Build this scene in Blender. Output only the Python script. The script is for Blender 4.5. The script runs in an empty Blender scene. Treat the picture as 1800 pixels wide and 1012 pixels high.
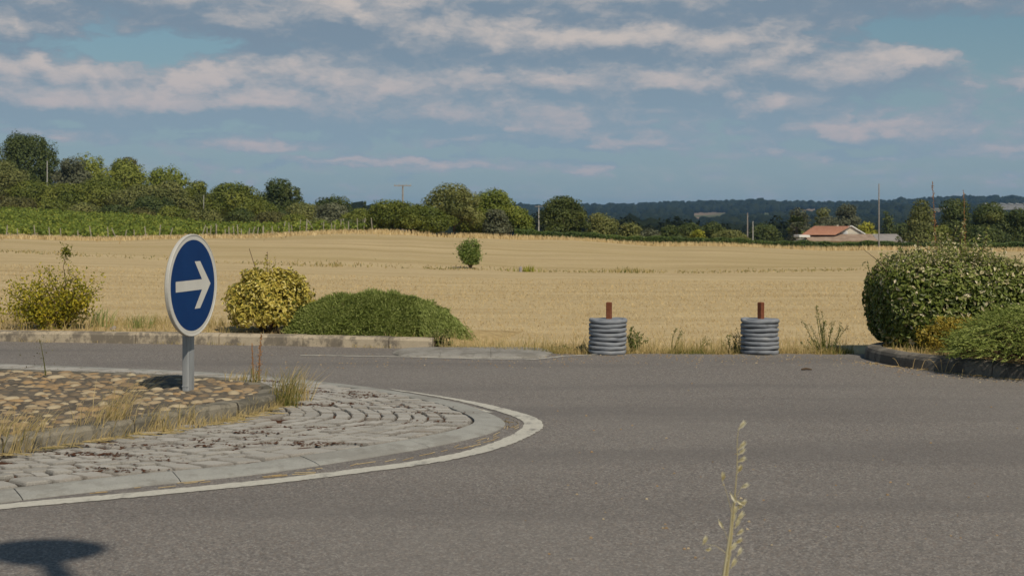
import bpy, math, random
import numpy as np

R = math.radians
rng = np.random.default_rng(11)
random.seed(11)
S = bpy.context.scene
COL = S.collection
F, H, VH = 2200.0, 1.5, 376.0            # focal length in photo pixels, eye height, horizon line
SUN_AZ, SUN_EL = 30.0, 48.0              # to the right of "behind the camera", above the horizon
SUN = np.array([math.sin(R(SUN_AZ)) * math.cos(R(SUN_EL)), -math.cos(R(SUN_AZ)) * math.cos(R(SUN_EL)), math.sin(R(SUN_EL))])


def gp(u, v, z=0.0):
    s = (v - VH) / (H - z)
    return np.array([(u - 900.0) / s, F / s, z])


def at(u, d):
    return (u - 900.0) * d / F


def zat(v, d):
    return H - (v - VH) * d / F


# ------------------------------------------------------------------ terrain
KU = np.array([-400, 0, 200, 400, 600, 700, 800, 950, 1200, 1500, 1800, 2300], float)
KD = np.array([0, 13.6, 20, 50, 110, 170, 250, 400, 800, 1400, 2400, 3200, 6000], float)
KZ = np.array([
    [-.03] * 12,
    [-.03] * 12,
    [-.10] * 12,
    [-.10, -.15, -.25, -.42, -.60, -.68, -.75, -.84, -.86, -.86, -.86, -.86],
    [-.25, -.40, -.70, -.45, -.15, -.30, -.55, -.85, -1.40, -1.80, -1.85, -1.9],
    [1.8, 1.5, .80, -.40, -1.2, -1.3, -1.4, -2.0, -3.0, -3.6, -3.8, -3.9],
    [3.2, 2.8, 2.1, .2, -1.9, -2.2, -3.0, -4.5, -6.0, -6.6, -7.0, -7.0],
    [9, 8, 6, 2, -3, -5, -8, -10, -12, -12, -12, -12],
    [6, 5, 4, 0, -10, -14, -17, -18, -18, -17, -15, -14],
    [4, 4, 2, 0, -8, -10, -13, -14, -14, -10, -6, -4],
    [2, 2, 2, 2, 0, -2, -2, 0, 8, 14, 19, 19],
    [12, 12, 12, 12, 12, 12, 12, 12, 13, 13, 13, 13],
    [0] * 12], float)


def terrain(X, Y):
    X = np.asarray(X, float); Y = np.asarray(Y, float)
    d = np.clip(Y, 0.01, 5999)
    u = np.clip(900 + F * X / d, KU[0], KU[-1] - 1e-3)
    i = np.clip(np.searchsorted(KD, d, side='right') - 1, 0, len(KD) - 2)
    j = np.clip(np.searchsorted(KU, u, side='right') - 1, 0, len(KU) - 2)
    a = (d - KD[i]) / (KD[i + 1] - KD[i]); b = (u - KU[j]) / (KU[j + 1] - KU[j])
    a = np.where((d > 20) & (d < 3200), a * a * (3 - 2 * a) * .35 + a * .65, a)
    b = b * b * (3 - 2 * b)
    z = (KZ[i, j] * (1 - b) + KZ[i, j + 1] * b) * (1 - a) + (KZ[i + 1, j] * (1 - b) + KZ[i + 1, j + 1] * b) * a
    und = np.clip((d - 18) / 40, 0, 1) * .05 * (np.sin(X * .31 + d * .17) + np.sin(X * .13 - d * .29 + 1.3))
    return z + und


def tz(X, Y):
    return float(terrain(X, Y))


# ------------------------------------------------------------------ mesh builder
class MB:
    def __init__(s):
        s.v = []; s.f = []; s.m = []; s.t = []; s.n = 0

    def add(s, verts, faces, tint=.5, mat=0):
        verts = np.asarray(verts, float).reshape(-1, 3)
        s.v.append(verts)
        if isinstance(faces, np.ndarray):
            groups = [faces]
        else:
            by = {}
            for f in faces:
                by.setdefault(len(f), []).append(f)
            groups = [np.array(g) for g in by.values()]
        k0 = 0
        for g in groups:
            s.f.append(g.astype(np.int64) + s.n)
            k = len(g)
            s.m.append(np.full(k, mat))
            t = np.asarray(tint, float)
            s.t.append(np.full(k, float(t)) if t.ndim == 0 else t[k0:k0 + k])
            k0 += k
        s.n += len(verts)

    def build(s, name, mats, parent=None, smooth=False, loc=None):
        V = np.concatenate(s.v)
        me = bpy.data.meshes.new(name)
        me.vertices.add(len(V)); me.vertices.foreach_set('co', V.astype(np.float32).ravel())
        idx = np.concatenate([f.ravel() for f in s.f]).astype(np.int32)
        tot = np.concatenate([np.full(len(f), f.shape[1]) for f in s.f])
        start = np.concatenate([[0], np.cumsum(tot)[:-1]]).astype(np.int32)
        me.loops.add(len(idx)); me.loops.foreach_set('vertex_index', idx)
        me.polygons.add(len(tot)); me.polygons.foreach_set('loop_start', start)
        me.polygons.foreach_set('material_index', np.concatenate(s.m).astype(np.int32))
        me.polygons.foreach_set('use_smooth', np.full(len(tot), smooth))
        a = me.attributes.new('tint', 'FLOAT', 'FACE')
        a.data.foreach_set('value', np.concatenate(s.t).astype(np.float32))
        me.update(calc_edges=True); me.validate()
        for m in (mats if isinstance(mats, (list, tuple)) else [mats]):
            me.materials.append(m)
        o = bpy.data.objects.new(name, me); COL.objects.link(o)
        if parent is not None:
            o.parent = parent
        if loc is not None:
            o.location = loc
        return o

    # --- shapes
    def box(s, c, size, rz=0.0, tint=.5, mat=0, bev=0.0):
        hx, hy, hz = [q / 2 for q in size]
        if bev > 0:
            pts = []
            for z, k in ((-hz, bev), (-hz + bev, 0), (hz - bev, 0), (hz, bev)):
                x, y = hx - k, hy - k
                e = bev * .7
                pts += [(-x + e, -y, z), (x - e, -y, z), (x, -y + e, z), (x, y - e, z), (x - e, y, z), (-x + e, y, z), (-x, y - e, z), (-x, -y + e, z)]
            f = []
            for r in range(3):
                for i in range(8):
                    j = (i + 1) % 8
                    f.append((r * 8 + i, r * 8 + j, r * 8 + 8 + j, r * 8 + 8 + i))
            f.append(tuple(range(24, 32))); f.append(tuple(range(7, -1, -1)))
        else:
            pts = [(x, y, z) for z in (-hz, hz) for x, y in ((-hx, -hy), (hx, -hy), (hx, hy), (-hx, hy))]
            f = [(0, 3, 2, 1), (4, 5, 6, 7), (0, 1, 5, 4), (1, 2, 6, 5), (2, 3, 7, 6), (3, 0, 4, 7)]
        p = np.array(pts); cz, sz = math.cos(rz), math.sin(rz)
        p = np.stack([p[:, 0] * cz - p[:, 1] * sz, p[:, 0] * sz + p[:, 1] * cz, p[:, 2]], 1) + np.asarray(c, float)
        s.add(p, f, tint, mat)

    def tube(s, pts, rad, n=6, tint=.5, mat=0, cap=True):
        pts = np.asarray(pts, float); k = len(pts)
        rad = np.broadcast_to(np.asarray(rad, float), (k,))
        T = np.gradient(pts, axis=0); T /= np.linalg.norm(T, axis=1)[:, None] + 1e-9
        ref = np.where(np.abs(T[:, 2:3]) > .9, np.array([[1., 0, 0]]), np.array([[0, 0, 1.]]))
        A = np.cross(T, ref); A /= np.linalg.norm(A, axis=1)[:, None] + 1e-9
        for i in range(1, k):
            if A[i] @ A[i - 1] < 0: A[i] *= -1
        B = np.cross(T, A)
        an = np.arange(n) * 2 * math.pi / n
        V = (pts[:, None, :] + rad[:, None, None] * (A[:, None, :] * np.cos(an)[None, :, None] + B[:, None, :] * np.sin(an)[None, :, None])).reshape(-1, 3)
        f = []
        for i in range(k - 1):
            for j in range(n):
                j2 = (j + 1) % n
                f.append((i * n + j, i * n + j2, (i + 1) * n + j2, (i + 1) * n + j))
        s.add(V, np.array(f), tint, mat)
        if cap and n > 2:
            s.add(V[-n:], np.array([list(range(n))]), tint, mat)
            s.add(V[:n], np.array([list(range(n))[::-1]]), tint, mat)

    def quads(s, P, A, B, tint):
        """n quads centred at P spanned by half vectors A, B"""
        n = len(P)
        V = np.stack([P - A, P + B, P + A, P - B], 1).reshape(-1, 3)
        f = np.arange(n * 4).reshape(n, 4)
        s.add(V, f, tint)

    def leaves(s, P, N, L, W, tint, fold=.25):
        """folded leaves: base, side, tip, side; two triangles along the midrib"""
        n = len(P)
        T = rng.normal(size=(n, 3)); T -= (T * N).sum(1)[:, None] * N
        T /= np.linalg.norm(T, axis=1)[:, None] + 1e-9
        s.leaves_dir(P, N, T, L, W, tint, fold)

    def leaves_dir(s, P, N, T, L, W, tint, fold=.25):
        n = len(P)
        B = np.cross(N, T)
        L = np.broadcast_to(L, (n,))[:, None]; W = np.broadcast_to(W, (n,))[:, None]
        V = np.stack([P - T * L * .5, P + B * W * .5 + N * W * fold, P + T * L * .5, P - B * W * .5 + N * W * fold], 1).reshape(-1, 3)
        i = np.arange(n)[:, None] * 4
        f = np.concatenate([i + np.array([[0, 1, 2]]), i + np.array([[0, 2, 3]])], 0)
        t = np.broadcast_to(tint, (n,))
        s.add(V, f, np.concatenate([t, np.clip(t + rng.normal(0, .06, n), 0, 1)]))

    def blades(s, P, h, w, lean, tint, bend=.35):
        """grass blades: P bases (n,3); h heights; w widths; lean (n,2) horizontal offset of the tip"""
        n = len(P)
        h = np.broadcast_to(h, (n,)); w = np.broadcast_to(w, (n,))
        an = rng.uniform(0, math.pi, n)
        side = np.stack([np.cos(an), np.sin(an) * .4, np.zeros(n)], 1) * w[:, None] * .5
        mid = P + np.stack([lean[:, 0] * bend, lean[:, 1] * bend, h * .6], 1)
        tip = P + np.stack([lean[:, 0], lean[:, 1], h], 1)
        V = np.stack([P - side, P + side, mid - side * .7, mid + side * .7, tip], 1).reshape(-1, 3)
        i = np.arange(n)[:, None] * 5
        t = np.broadcast_to(tint, (n,))
        s.add(V, np.concatenate([i + np.array([[0, 1, 3]]), i + np.array([[0, 3, 2]]), i + np.array([[2, 3, 4]])], 0), np.concatenate([t, t, t]))


def sphere_dirs(n):
    d = rng.normal(size=(n, 3))
    return d / (np.linalg.norm(d, axis=1)[:, None] + 1e-9)


def thing(name, label, cat, loc=(0, 0, 0), group=None):
    o = bpy.data.objects.new(name, None); COL.objects.link(o)
    o.location = loc; o.empty_display_size = .2
    o['label'] = label; o['category'] = cat
    if group: o['group'] = group
    return o


def tag(o, label=None, cat=None, group=None, kind=None):
    if label: o['label'] = label
    if cat: o['category'] = cat
    if group: o['group'] = group
    if kind: o['kind'] = kind
    return o


# ------------------------------------------------------------------ materials
class NT:
    """tiny helper around a node tree"""
    def __init__(s, tree): s.t = tree; s.n = tree.nodes; s.l = tree.links
    def new(s, kind, **kw):
        nd = s.n.new(kind)
        for k, v in kw.items(): setattr(nd, k, v)
        return nd
    def put(s, sock, v):
        if isinstance(v, bpy.types.NodeSocket): s.l.new(v, sock)
        elif v is not None: sock.default_value = v
    def math(s, op, a, b=None, c=None, clamp=False):
        nd = s.new('ShaderNodeMath', operation=op, use_clamp=clamp)
        for i, v in enumerate((a, b, c)):
            if v is not None: s.put(nd.inputs[i], v)
        return nd.outputs[0]
    def vmath(s, op, a, b=None, c=None, out=0):
        nd = s.new('ShaderNodeVectorMath', operation=op)
        for i, v in enumerate((a, b, c)):
            if v is not None: s.put(nd.inputs[i], v)
        return nd.outputs[out]
    def noise(s, vec, scale=5., detail=4., rough=.5, out=0, dist=0.):
        nd = s.new('ShaderNodeTexNoise')
        if vec is not None: s.l.new(vec, nd.inputs['Vector'])
        nd.inputs['Scale'].default_value = scale; nd.inputs['Detail'].default_value = detail
        nd.inputs['Roughness'].default_value = rough; nd.inputs['Distortion'].default_value = dist
        return nd.outputs[out]
    def voro(s, vec, scale=5., feature='F1', out='Distance'):
        nd = s.new('ShaderNodeTexVoronoi', feature=feature)
        if vec is not None: s.l.new(vec, nd.inputs['Vector'])
        nd.inputs['Scale'].default_value = scale
        return nd.outputs[out]
    def scale(s, vec, xyz):
        return s.vmath('MULTIPLY', vec, xyz)
    def ramp(s, fac, stops):
        nd = s.new('ShaderNodeValToRGB'); s.put(nd.inputs[0], fac)
        el = nd.color_ramp.elements
        while len(el) < len(stops): el.new(.5)
        for e, (p, c) in zip(el, stops):
            e.position = p; e.color = (*c, 1)
        return nd.outputs[0]
    def mix(s, fac, a, b, mode='MIX'):
        nd = s.new('ShaderNodeMix', data_type='RGBA', blend_type=mode)
        s.put(nd.inputs[0], fac)
        for i, v in ((6, a), (7, b)):
            s.put(nd.inputs[i], (*v, 1) if isinstance(v, tuple) and len(v) == 3 else v)
        return nd.outputs[2]
    def smooth(s, x, lo, hi):
        nd = s.new('ShaderNodeMapRange', interpolation_type='SMOOTHSTEP')
        s.put(nd.inputs[0], x); nd.inputs[1].default_value = lo; nd.inputs[2].default_value = hi
        return nd.outputs[0]
    def bump(s, h, strength=.5, dist=.01):
        nd = s.new('ShaderNodeBump'); s.put(nd.inputs['Height'], h)
        nd.inputs['Strength'].default_value = strength; nd.inputs['Distance'].default_value = dist
        return nd.outputs[0]
    def coord(s, name='Object'): return s.new('ShaderNodeTexCoord').outputs[name]
    def pos(s): return s.new('ShaderNodeNewGeometry').outputs['Position']
    def attr(s, name='tint'): return s.new('ShaderNodeAttribute', attribute_name=name).outputs['Fac']


def base_mat(name):
    m = bpy.data.materials.new(name); m.use_nodes = True
    t = NT(m.node_tree); b = t.n['Principled BSDF']
    return m, t, b


def leaf_mat(name, stops, rough=.55, spec=.3, transl=.2, var=.12, gain=1.0):
    m, t, b = base_mat(name)
    stops = [(p, tuple(min(.8, q * gain) for q in c)) for p, c in stops]
    fac = t.attr()
    nz = t.noise(t.pos(), 2.5, 2)
    fac2 = t.math('ADD', fac, t.math('MULTIPLY', t.math('SUBTRACT', nz, .5), var * 2), clamp=True)
    col = t.ramp(fac2, stops)
    t.l.new(col, b.inputs['Base Color'])
    b.inputs['Roughness'].default_value = rough
    b.inputs['Specular IOR Level'].default_value = spec
    tr = t.new('ShaderNodeBsdfTranslucent')
    t.l.new(t.mix(.35, col, (.35, .4, .05), 'MULTIPLY') if False else col, tr.inputs[0])
    mx = t.new('ShaderNodeMixShader'); mx.inputs[0].default_value = transl
    out = t.n['Material Output']
    t.l.new(b.outputs[0], mx.inputs[1]); t.l.new(tr.outputs[0], mx.inputs[2]); t.l.new(mx.outputs[0], out.inputs[0])
    return m


def plain_mat(name, stops, scale=8., rough=.8, spec=.3, bump=.0, bscale=60., stretch=(1, 1, 1), use_tint=0.0, metal=0.0, bdist=.004):
    m, t, b = base_mat(name)
    c = t.scale(t.coord(), stretch)
    f = t.noise(c, scale, 6, .6)
    if use_tint:
        f = t.math('ADD', t.math('MULTIPLY', f, 1 - use_tint), t.math('MULTIPLY', t.attr(), use_tint))
    col = t.ramp(f, stops)
    t.l.new(col, b.inputs['Base Color'])
    b.inputs['Roughness'].default_value = rough; b.inputs['Specular IOR Level'].default_value = spec
    b.inputs['Metallic'].default_value = metal
    if bump:
        t.l.new(t.bump(t.noise(c, bscale, 5, .6), bump, bdist), b.inputs['Normal'])
    return m


def sc(r, g, b):
    """sRGB 0-255 to linear"""
    f = lambda c: (c / 255 / 12.92) if c / 255 <= .04045 else ((c / 255 + .055) / 1.055) ** 2.4
    return (f(r), f(g), f(b))


def mat_asphalt():
    m, t, b = base_mat('asphalt')
    p = t.coord()
    fine = t.noise(p, 190, 2, .7)
    chips = t.voro(p, 105, out='Color')
    sep = t.new('ShaderNodeSeparateColor'); t.l.new(chips, sep.inputs[0])
    f = t.math('ADD', t.math('MULTIPLY', sep.outputs[0], .55), t.math('MULTIPLY', fine, .45))
    col = t.ramp(f, [(.10, (.072, .064, .058)), (.38, (.152, .138, .126)), (.64, (.222, .202, .183)), (.90, (.42, .385, .34))])
    # warm / cool aggregate
    col = t.mix(t.math('MULTIPLY', t.smooth(sep.outputs[1], .6, 1.), .45), col, (.235, .172, .13))
    big = t.noise(p, .32, 5, .6)
    tracks = t.noise(t.scale(p, (.10, .9, 1)), 1.1, 4, .55)
    col = t.mix(t.math('MULTIPLY', t.smooth(big, .35, .65), .4), col, (.225, .205, .183))
    col = t.mix(t.math('MULTIPLY', t.smooth(tracks, .46, .66), .42), col, (.125, .113, .105))
    grey = t.noise(p, 1.6, 5, .65)
    col = t.mix(t.math('MULTIPLY', t.smooth(grey, .52, .75), .16), col, (.27, .25, .222))
    # a few pale chippings
    pale = t.voro(p, 16, out='Distance')
    ps = t.voro(p, 16, out='Color'); s2 = t.new('ShaderNodeSeparateColor'); t.l.new(ps, s2.inputs[0])
    spot = t.math('MULTIPLY', t.smooth(pale, .11, .04), t.smooth(s2.outputs[0], .78, .84))
    col = t.mix(t.math('MULTIPLY', spot, .85), col, (.38, .35, .30))
    # worn, cracked edges
    t.l.new(col, b.inputs['Base Color'])
    b.inputs['Roughness'].default_value = .85; b.inputs['Specular IOR Level'].default_value = .25
    t.l.new(t.bump(f, .8, .008), b.inputs['Normal'])
    return m


def mat_concrete(name, lo, hi, stain, sscale=3.0, samt=.7, bump=.4):
    m, t, b = base_mat(name)
    p = t.coord()
    f = t.noise(p, 9, 8, .65)
    col = t.ramp(f, [(.3, lo), (.7, hi)])
    gr = t.noise(p, 140, 3, .7)
    col = t.mix(.4, col, t.ramp(gr, [(.3, tuple(.7 * c for c in lo)), (.7, tuple(1.2 * c for c in hi))]))
    st = t.noise(t.scale(p, (1, 1, .6)), sscale, 6, .7)
    col = t.mix(t.math('MULTIPLY', t.smooth(st, .47, .58), samt), col, stain)
    st2 = t.noise(p, sscale * 3.1, 5, .7)
    col = t.mix(t.math('MULTIPLY', t.smooth(st2, .54, .64), samt * .8), col, stain)
    t.l.new(col, b.inputs['Base Color'])
    b.inputs['Roughness'].default_value = .9; b.inputs['Specular IOR Level'].default_value = .2
    t.l.new(t.bump(t.noise(p, 90, 6, .65), bump, .006), b.inputs['Normal'])
    return m


def mat_field():
    m, t, b = base_mat('stubble_field')
    p = t.pos()
    streak = t.noise(t.scale(p, (.035, .55, 0)), 1., 6, .6, dist=.3)
    mid = t.noise(t.scale(p, (.25, 1.6, 0)), 1., 5, .6)
    fine = t.noise(t.scale(p, (4, 9, 0)), 1., 5, .7)
    f = t.math('ADD', t.math('ADD', t.math('MULTIPLY', streak, .30), t.math('MULTIPLY', mid, .36)), t.math('MULTIPLY', fine, .34))
    col = t.ramp(f, [(.34, (.33, .238, .122)), (.45, (.44, .330, .176)), (.55, (.52, .402, .225)), (.67, (.64, .515, .31))])
    sep = t.new('ShaderNodeSeparateXYZ'); t.l.new(p, sep.inputs[0])
    # older, greyer-green strip beyond the boundary line
    far = t.smooth(t.math('ADD', sep.outputs[1], t.math('MULTIPLY', t.noise(t.scale(p, (.05, .3, 0)), 1., 3), 8)), 52, 60)
    gn = t.noise(t.scale(p, (.03, .22, 0)), 1., 5, .6)
    col = t.mix(t.math('MULTIPLY', far, t.math('MULTIPLY', t.smooth(gn, .40, .66), .55)), col, (.33, .25, .105))
    # bare valley beyond
    val = t.smooth(sep.outputs[1], 200, 300)
    vn = t.noise(t.scale(p, (.004, .004, 0)), 1., 3, .5)
    vcol = t.ramp(vn, [(.30, (.06, .075, .025)), (.42, (.10, .105, .04)), (.46, (.21, .145, .10)), (.7, (.26, .19, .12))])
    col = t.mix(val, col, vcol)
    t.l.new(col, b.inputs['Base Color'])
    b.inputs['Roughness'].default_value = .95; b.inputs['Specular IOR Level'].default_value = .1
    t.l.new(t.bump(t.math('ADD', fine, mid), .7, .06), b.inputs['Normal'])
    return m


def mat_setts():
    m, t, b = base_mat('granite_setts')
    p = t.coord()
    g = t.noise(p, 120, 3, .7)
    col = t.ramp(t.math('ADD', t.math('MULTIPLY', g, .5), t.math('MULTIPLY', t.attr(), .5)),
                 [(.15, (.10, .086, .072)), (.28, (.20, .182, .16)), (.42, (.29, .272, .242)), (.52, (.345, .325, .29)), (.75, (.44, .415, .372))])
    st = t.noise(p, 2.2, 5, .7)
    col = t.mix(t.math('MULTIPLY', t.smooth(st, .55, .72), .3), col, (.22, .165, .115))
    t.l.new(col, b.inputs['Base Color'])
    b.inputs['Roughness'].default_value = .85; b.inputs['Specular IOR Level'].default_value = .25
    t.l.new(t.bump(t.noise(p, 60, 6, .7), .5, .008), b.inputs['Normal'])
    return m


def mat_joint():
    m, t, b = base_mat('mossy_joint')
    p = t.coord()
    f = t.math('ADD', t.attr(), t.math('MULTIPLY_ADD', t.noise(p, 9, 5, .65), 1.0, -.5))
    col = t.ramp(f, [(.05, (.075, .066, .055)), (.25, (.075, .055, .04)), (.42, (.095, .045, .024)), (.85, (.075, .032, .018))])
    col = t.mix(.5, col, t.noise(p, 70, 4, .7, out=1), 'MULTIPLY') if False else col
    t.l.new(col, b.inputs['Base Color']); b.inputs['Roughness'].default_value = .95
    b.inputs['Specular IOR Level'].default_value = .1
    t.l.new(t.bump(t.noise(p, 90, 5, .7), .8, .012), b.inputs['Normal'])
    return m


M = {}
M['asphalt'] = mat_asphalt()
M['field'] = mat_field()
M['setts'] = mat_setts()
M['joint'] = mat_joint()
M['kerb_far'] = mat_concrete('old_kerb_concrete', (.34, .28, .20), (.49, .41, .295), (.13, .112, .09), 3.2, .8)
M['kerb_dark'] = mat_concrete('weathered_kerb_concrete', (.15, .132, .108), (.22, .195, .16), (.05, .045, .04), 3.0, .6)
M['kerb_pale'] = mat_concrete('pale_kerb_concrete', (.27, .265, .24), (.36, .35, .315), (.20, .185, .16), 2.0, .5)
M['slab'] = mat_concrete('ramp_concrete', (.23, .215, .19), (.32, .30, .265), (.16, .145, .12), 3.5, .6)
M['platform_kerb'] = mat_concrete('mossy_platform_kerb', (.17, .15, .115), (.27, .24, .185), (.085, .078, .06), 4.0, .75)
M['mortar'] = mat_concrete('pebble_mortar', (.12, .10, .075), (.18, .148, .108), (.07, .058, .045), 5.0, .7)
M['line'] = None


def mat_line():
    m, t, b = base_mat('road_paint')
    p = t.coord()
    f = t.noise(p, 30, 5, .7)
    col = t.ramp(f, [(.3, (.42, .395, .33)), (.6, (.53, .50, .425))])
    wear = t.noise(p, 5, 8, .75)
    col = t.mix(t.math('MULTIPLY', t.smooth(wear, .54, .66), .8), col, (.19, .175, .155))
    t.l.new(col, b.inputs['Base Color']); b.inputs['Roughness'].default_value = .7
    t.l.new(t.bump(t.noise(p, 150, 3, .7), .35, .004), b.inputs['Normal'])
    return m


M['line'] = mat_line()
M['pebble'] = plain_mat('river_pebble', [(.15, (.10, .085, .065)), (.35, (.22, .155, .09)), (.5, (.33, .215, .105)), (.68, (.29, .215, .13)), (.86, (.40, .325, .21))], 14, .75, .3, .25, 40, use_tint=.8)
M['bed'] = plain_mat('dry_bed_soil', [(.35, (.34, .24, .11)), (.6, (.50, .365, .18))], 7, .95, .1, .7, 30, bdist=.03)
M['verge'] = plain_mat('verge_soil', [(.35, (.16, .12, .05)), (.6, (.28, .21, .10))], 4, .95, .1, .7, 30, bdist=.03)
M['galv'] = plain_mat('galvanised_steel', [(.3, (.27, .28, .285)), (.7, (.42, .43, .43))], 9, .55, .4, .08, 60, stretch=(1, 1, .25), metal=.35)
M['alu'] = plain_mat('sign_edge_aluminium', [(.3, (.43, .415, .375)), (.7, (.52, .50, .455))], 5, .5, .3)
M['white'] = plain_mat('reflective_white_film', [(.35, (.54, .52, .47)), (.7, (.60, .58, .53))], 6, .5, .3)
M['blue'] = plain_mat('reflective_blue_film', [(.35, (.003, .030, .120)), (.7, (.004, .037, .14))], 5, .55, .15)
M['rubber'] = plain_mat('dusty_grey_rubber', [(.30, (.10, .105, .115)), (.42, (.175, .188, .21)), (.58, (.22, .232, .252)), (.72, (.30, .295, .285))], 9, .7, .35, .35, 50, use_tint=.25)
M['rust'] = plain_mat('rusty_steel', [(.3, (.13, .042, .020)), (.7, (.24, .088, .045))], 14, .85, .2, .3, 60)
M['bark'] = plain_mat('bark', [(.3, (.055, .042, .030)), (.7, (.115, .092, .068))], 6, .95, .1, .6, 12, bdist=.05)
M['twig'] = plain_mat('shrub_twig', [(.3, (.07, .045, .028)), (.7, (.15, .105, .065))], 12, .9, .15)
M['wood_pole'] = plain_mat('weathered_pole', [(.3, (.22, .20, .185)), (.7, (.33, .305, .285))], 3, .9, .15)
M['pale_pole'] = plain_mat('concrete_pole', [(.3, (.34, .33, .31)), (.7, (.48, .47, .44))], 3, .9, .15)
M['straw'] = leaf_mat('dry_straw', [(0, (.33, .22, .09)), (.5, (.53, .38, .175)), (1, (.68, .54, .30))], .8, .15, .25)
M['edge_grass'] = leaf_mat('mixed_verge_grass', [(0, (.07, .10, .02)), (.35, (.16, .17, .04)), (.6, (.38, .29, .11)), (1, (.60, .47, .24))], .75, .15, .3)
M['vine'] = leaf_mat('vine_leaf', [(0, (.035, .055, .008)), (.5, (.088, .115, .016)), (1, (.17, .18, .03))], .6, .25, .3, gain=1.85)
M['stake'] = plain_mat('grey_vine_stake', [(.3, (.26, .23, .18)), (.7, (.42, .38, .30))], 3, .9, .1)
M['leaf_dark'] = leaf_mat('dark_tree_leaf', [(0, (.022, .034, .008)), (.5, (.045, .060, .014)), (1, (.085, .095, .022))], gain=1.7)
M['leaf_green'] = leaf_mat('green_tree_leaf', [(0, (.045, .060, .008)), (.5, (.085, .098, .014)), (1, (.145, .150, .026))], gain=1.75)
M['leaf_light'] = leaf_mat('light_tree_leaf', [(0, (.058, .076, .009)), (.5, (.104, .122, .017)), (1, (.165, .172, .03))], gain=1.75)
M['leaf_olive'] = leaf_mat('olive_tree_leaf', [(0, (.05, .058, .014)), (.5, (.098, .106, .028)), (1, (.165, .160, .05))], gain=1.6)
M['leaf_grey'] = leaf_mat('grey_green_leaf', [(0, (.055, .062, .032)), (.5, (.098, .104, .056)), (1, (.155, .155, .09))], gain=1.35)
M['leaf_brown'] = leaf_mat('brownish_bramble_leaf', [(0, (.046, .042, .014)), (.5, (.080, .078, .022)), (1, (.12, .115, .035))], gain=1.6)
M['leaf_yellow'] = leaf_mat('yellow_green_leaf', [(0, (.12, .13, .012)), (.5, (.23, .23, .02)), (1, (.34, .32, .04))], gain=1.3)
M['leaf_fresh'] = leaf_mat('sapling_leaf', [(0, (.045, .075, .012)), (.5, (.09, .125, .025)), (1, (.16, .18, .05))], gain=1.8)
M['hedge'] = leaf_mat('clipped_hedge_leaf', [(0, (.02, .034, .006)), (.5, (.045, .07, .011)), (1, (.09, .115, .02))], gain=1.5)
M['forest'] = leaf_mat('far_forest_leaf', [(0, (.022, .034, .012)), (.5, (.036, .052, .018)), (1, (.06, .075, .024))], .8, .1, .1, gain=0.36)
M['varieg'] = leaf_mat('variegated_leaf', [(0, (.05, .065, .012)), (.3, (.14, .15, .025)), (.45, (.34, .28, .045)), (.75, (.52, .42, .09)), (1, (.64, .56, .22))], .45, .3, .25, .05, gain=1.18)
M['mound'] = leaf_mat('needle_mound_leaf', [(0, (.06, .075, .014)), (.5, (.125, .150, .034)), (1, (.22, .235, .08))], .6, .25, .25, gain=1.75)
M['eleag'] = leaf_mat('silvery_shrub_leaf', [(0, (.028, .038, .008)), (.40, (.070, .088, .016)), (.62, (.120, .135, .03)), (.78, (.22, .19, .10)), (1, (.40, .35, .24))], .45, .3, .2, .08, gain=2.0)
M['juniper'] = leaf_mat('juniper_leaf', [(0, (.06, .075, .014)), (.5, (.125, .148, .034)), (1, (.22, .235, .075))], .6, .25, .25, gain=2.1)
M['heather'] = leaf_mat('golden_low_shrub_leaf', [(0, (.11, .085, .012)), (.5, (.22, .165, .022)), (1, (.34, .27, .05))], gain=1.7)
M['straggle'] = leaf_mat('straggly_shrub_leaf', [(0, (.055, .065, .008)), (.35, (.15, .145, .015)), (.7, (.29, .245, .02)), (1, (.42, .32, .03))], .5, .3, .35, gain=1.7)
M['iris'] = leaf_mat('iris_blade', [(0, (.14, .17, .04)), (.5, (.24, .27, .10)), (1, (.42, .36, .15))], .55, .3, .3, gain=1.2)
M['weed'] = leaf_mat('green_weed_leaf', [(0, (.06, .085, .018)), (.5, (.12, .14, .035)), (1, (.22, .20, .07))], gain=1.3)
M['dock'] = leaf_mat('rusty_seed', [(0, (.24, .105, .045)), (.5, (.40, .21, .09)), (1, (.52, .32, .16))], .8, .1, .2)
M['oat'] = leaf_mat('oat_husk', [(0, (.50, .41, .17)), (.5, (.66, .59, .36)), (1, (.78, .74, .58))], .55, .3, .4)
M['roof_red'] = plain_mat('red_clay_roof', [(.3, (.38, .185, .115)), (.7, (.50, .27, .185))], 3.0, .9, .15, .5, 6, use_tint=.3, bdist=.05)
M['roof_tan'] = plain_mat('lichened_tan_roof', [(.25, (.19, .135, .10)), (.5, (.31, .225, .165)), (.75, (.40, .31, .24))], 1.3, .9, .15, .5, 6, bdist=.05)
M['roof_grey'] = plain_mat('grey_fibre_roof', [(.3, (.22, .20, .185)), (.7, (.31, .285, .265))], .8, .9, .15)
M['render'] = plain_mat('cream_render', [(.3, (.54, .49, .40)), (.7, (.64, .59, .50))], .8, .9, .15)
M['whitewall'] = plain_mat('white_fascia', [(.3, (.66, .65, .63)), (.7, (.76, .75, .72))], 1, .7, .2)
M['glass'] = plain_mat('window_glass', [(.3, (.50, .52, .54)), (.7, (.62, .64, .66))], 1, .15, .6)
M['shed'] = plain_mat('greenhouse_sheet', [(.3, (.50, .52, .52)), (.7, (.64, .65, .64))], .02, .4, .4)
M['shed_wall'] = plain_mat('greenhouse_side', [(.3, (.20, .20, .20)), (.7, (.27, .27, .265))], .05, .6, .3)
M['stone'] = plain_mat('grey_stone', [(.3, (.23, .21, .21)), (.7, (.34, .31, .31))], 12, .9, .2, .4, 30)
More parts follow.
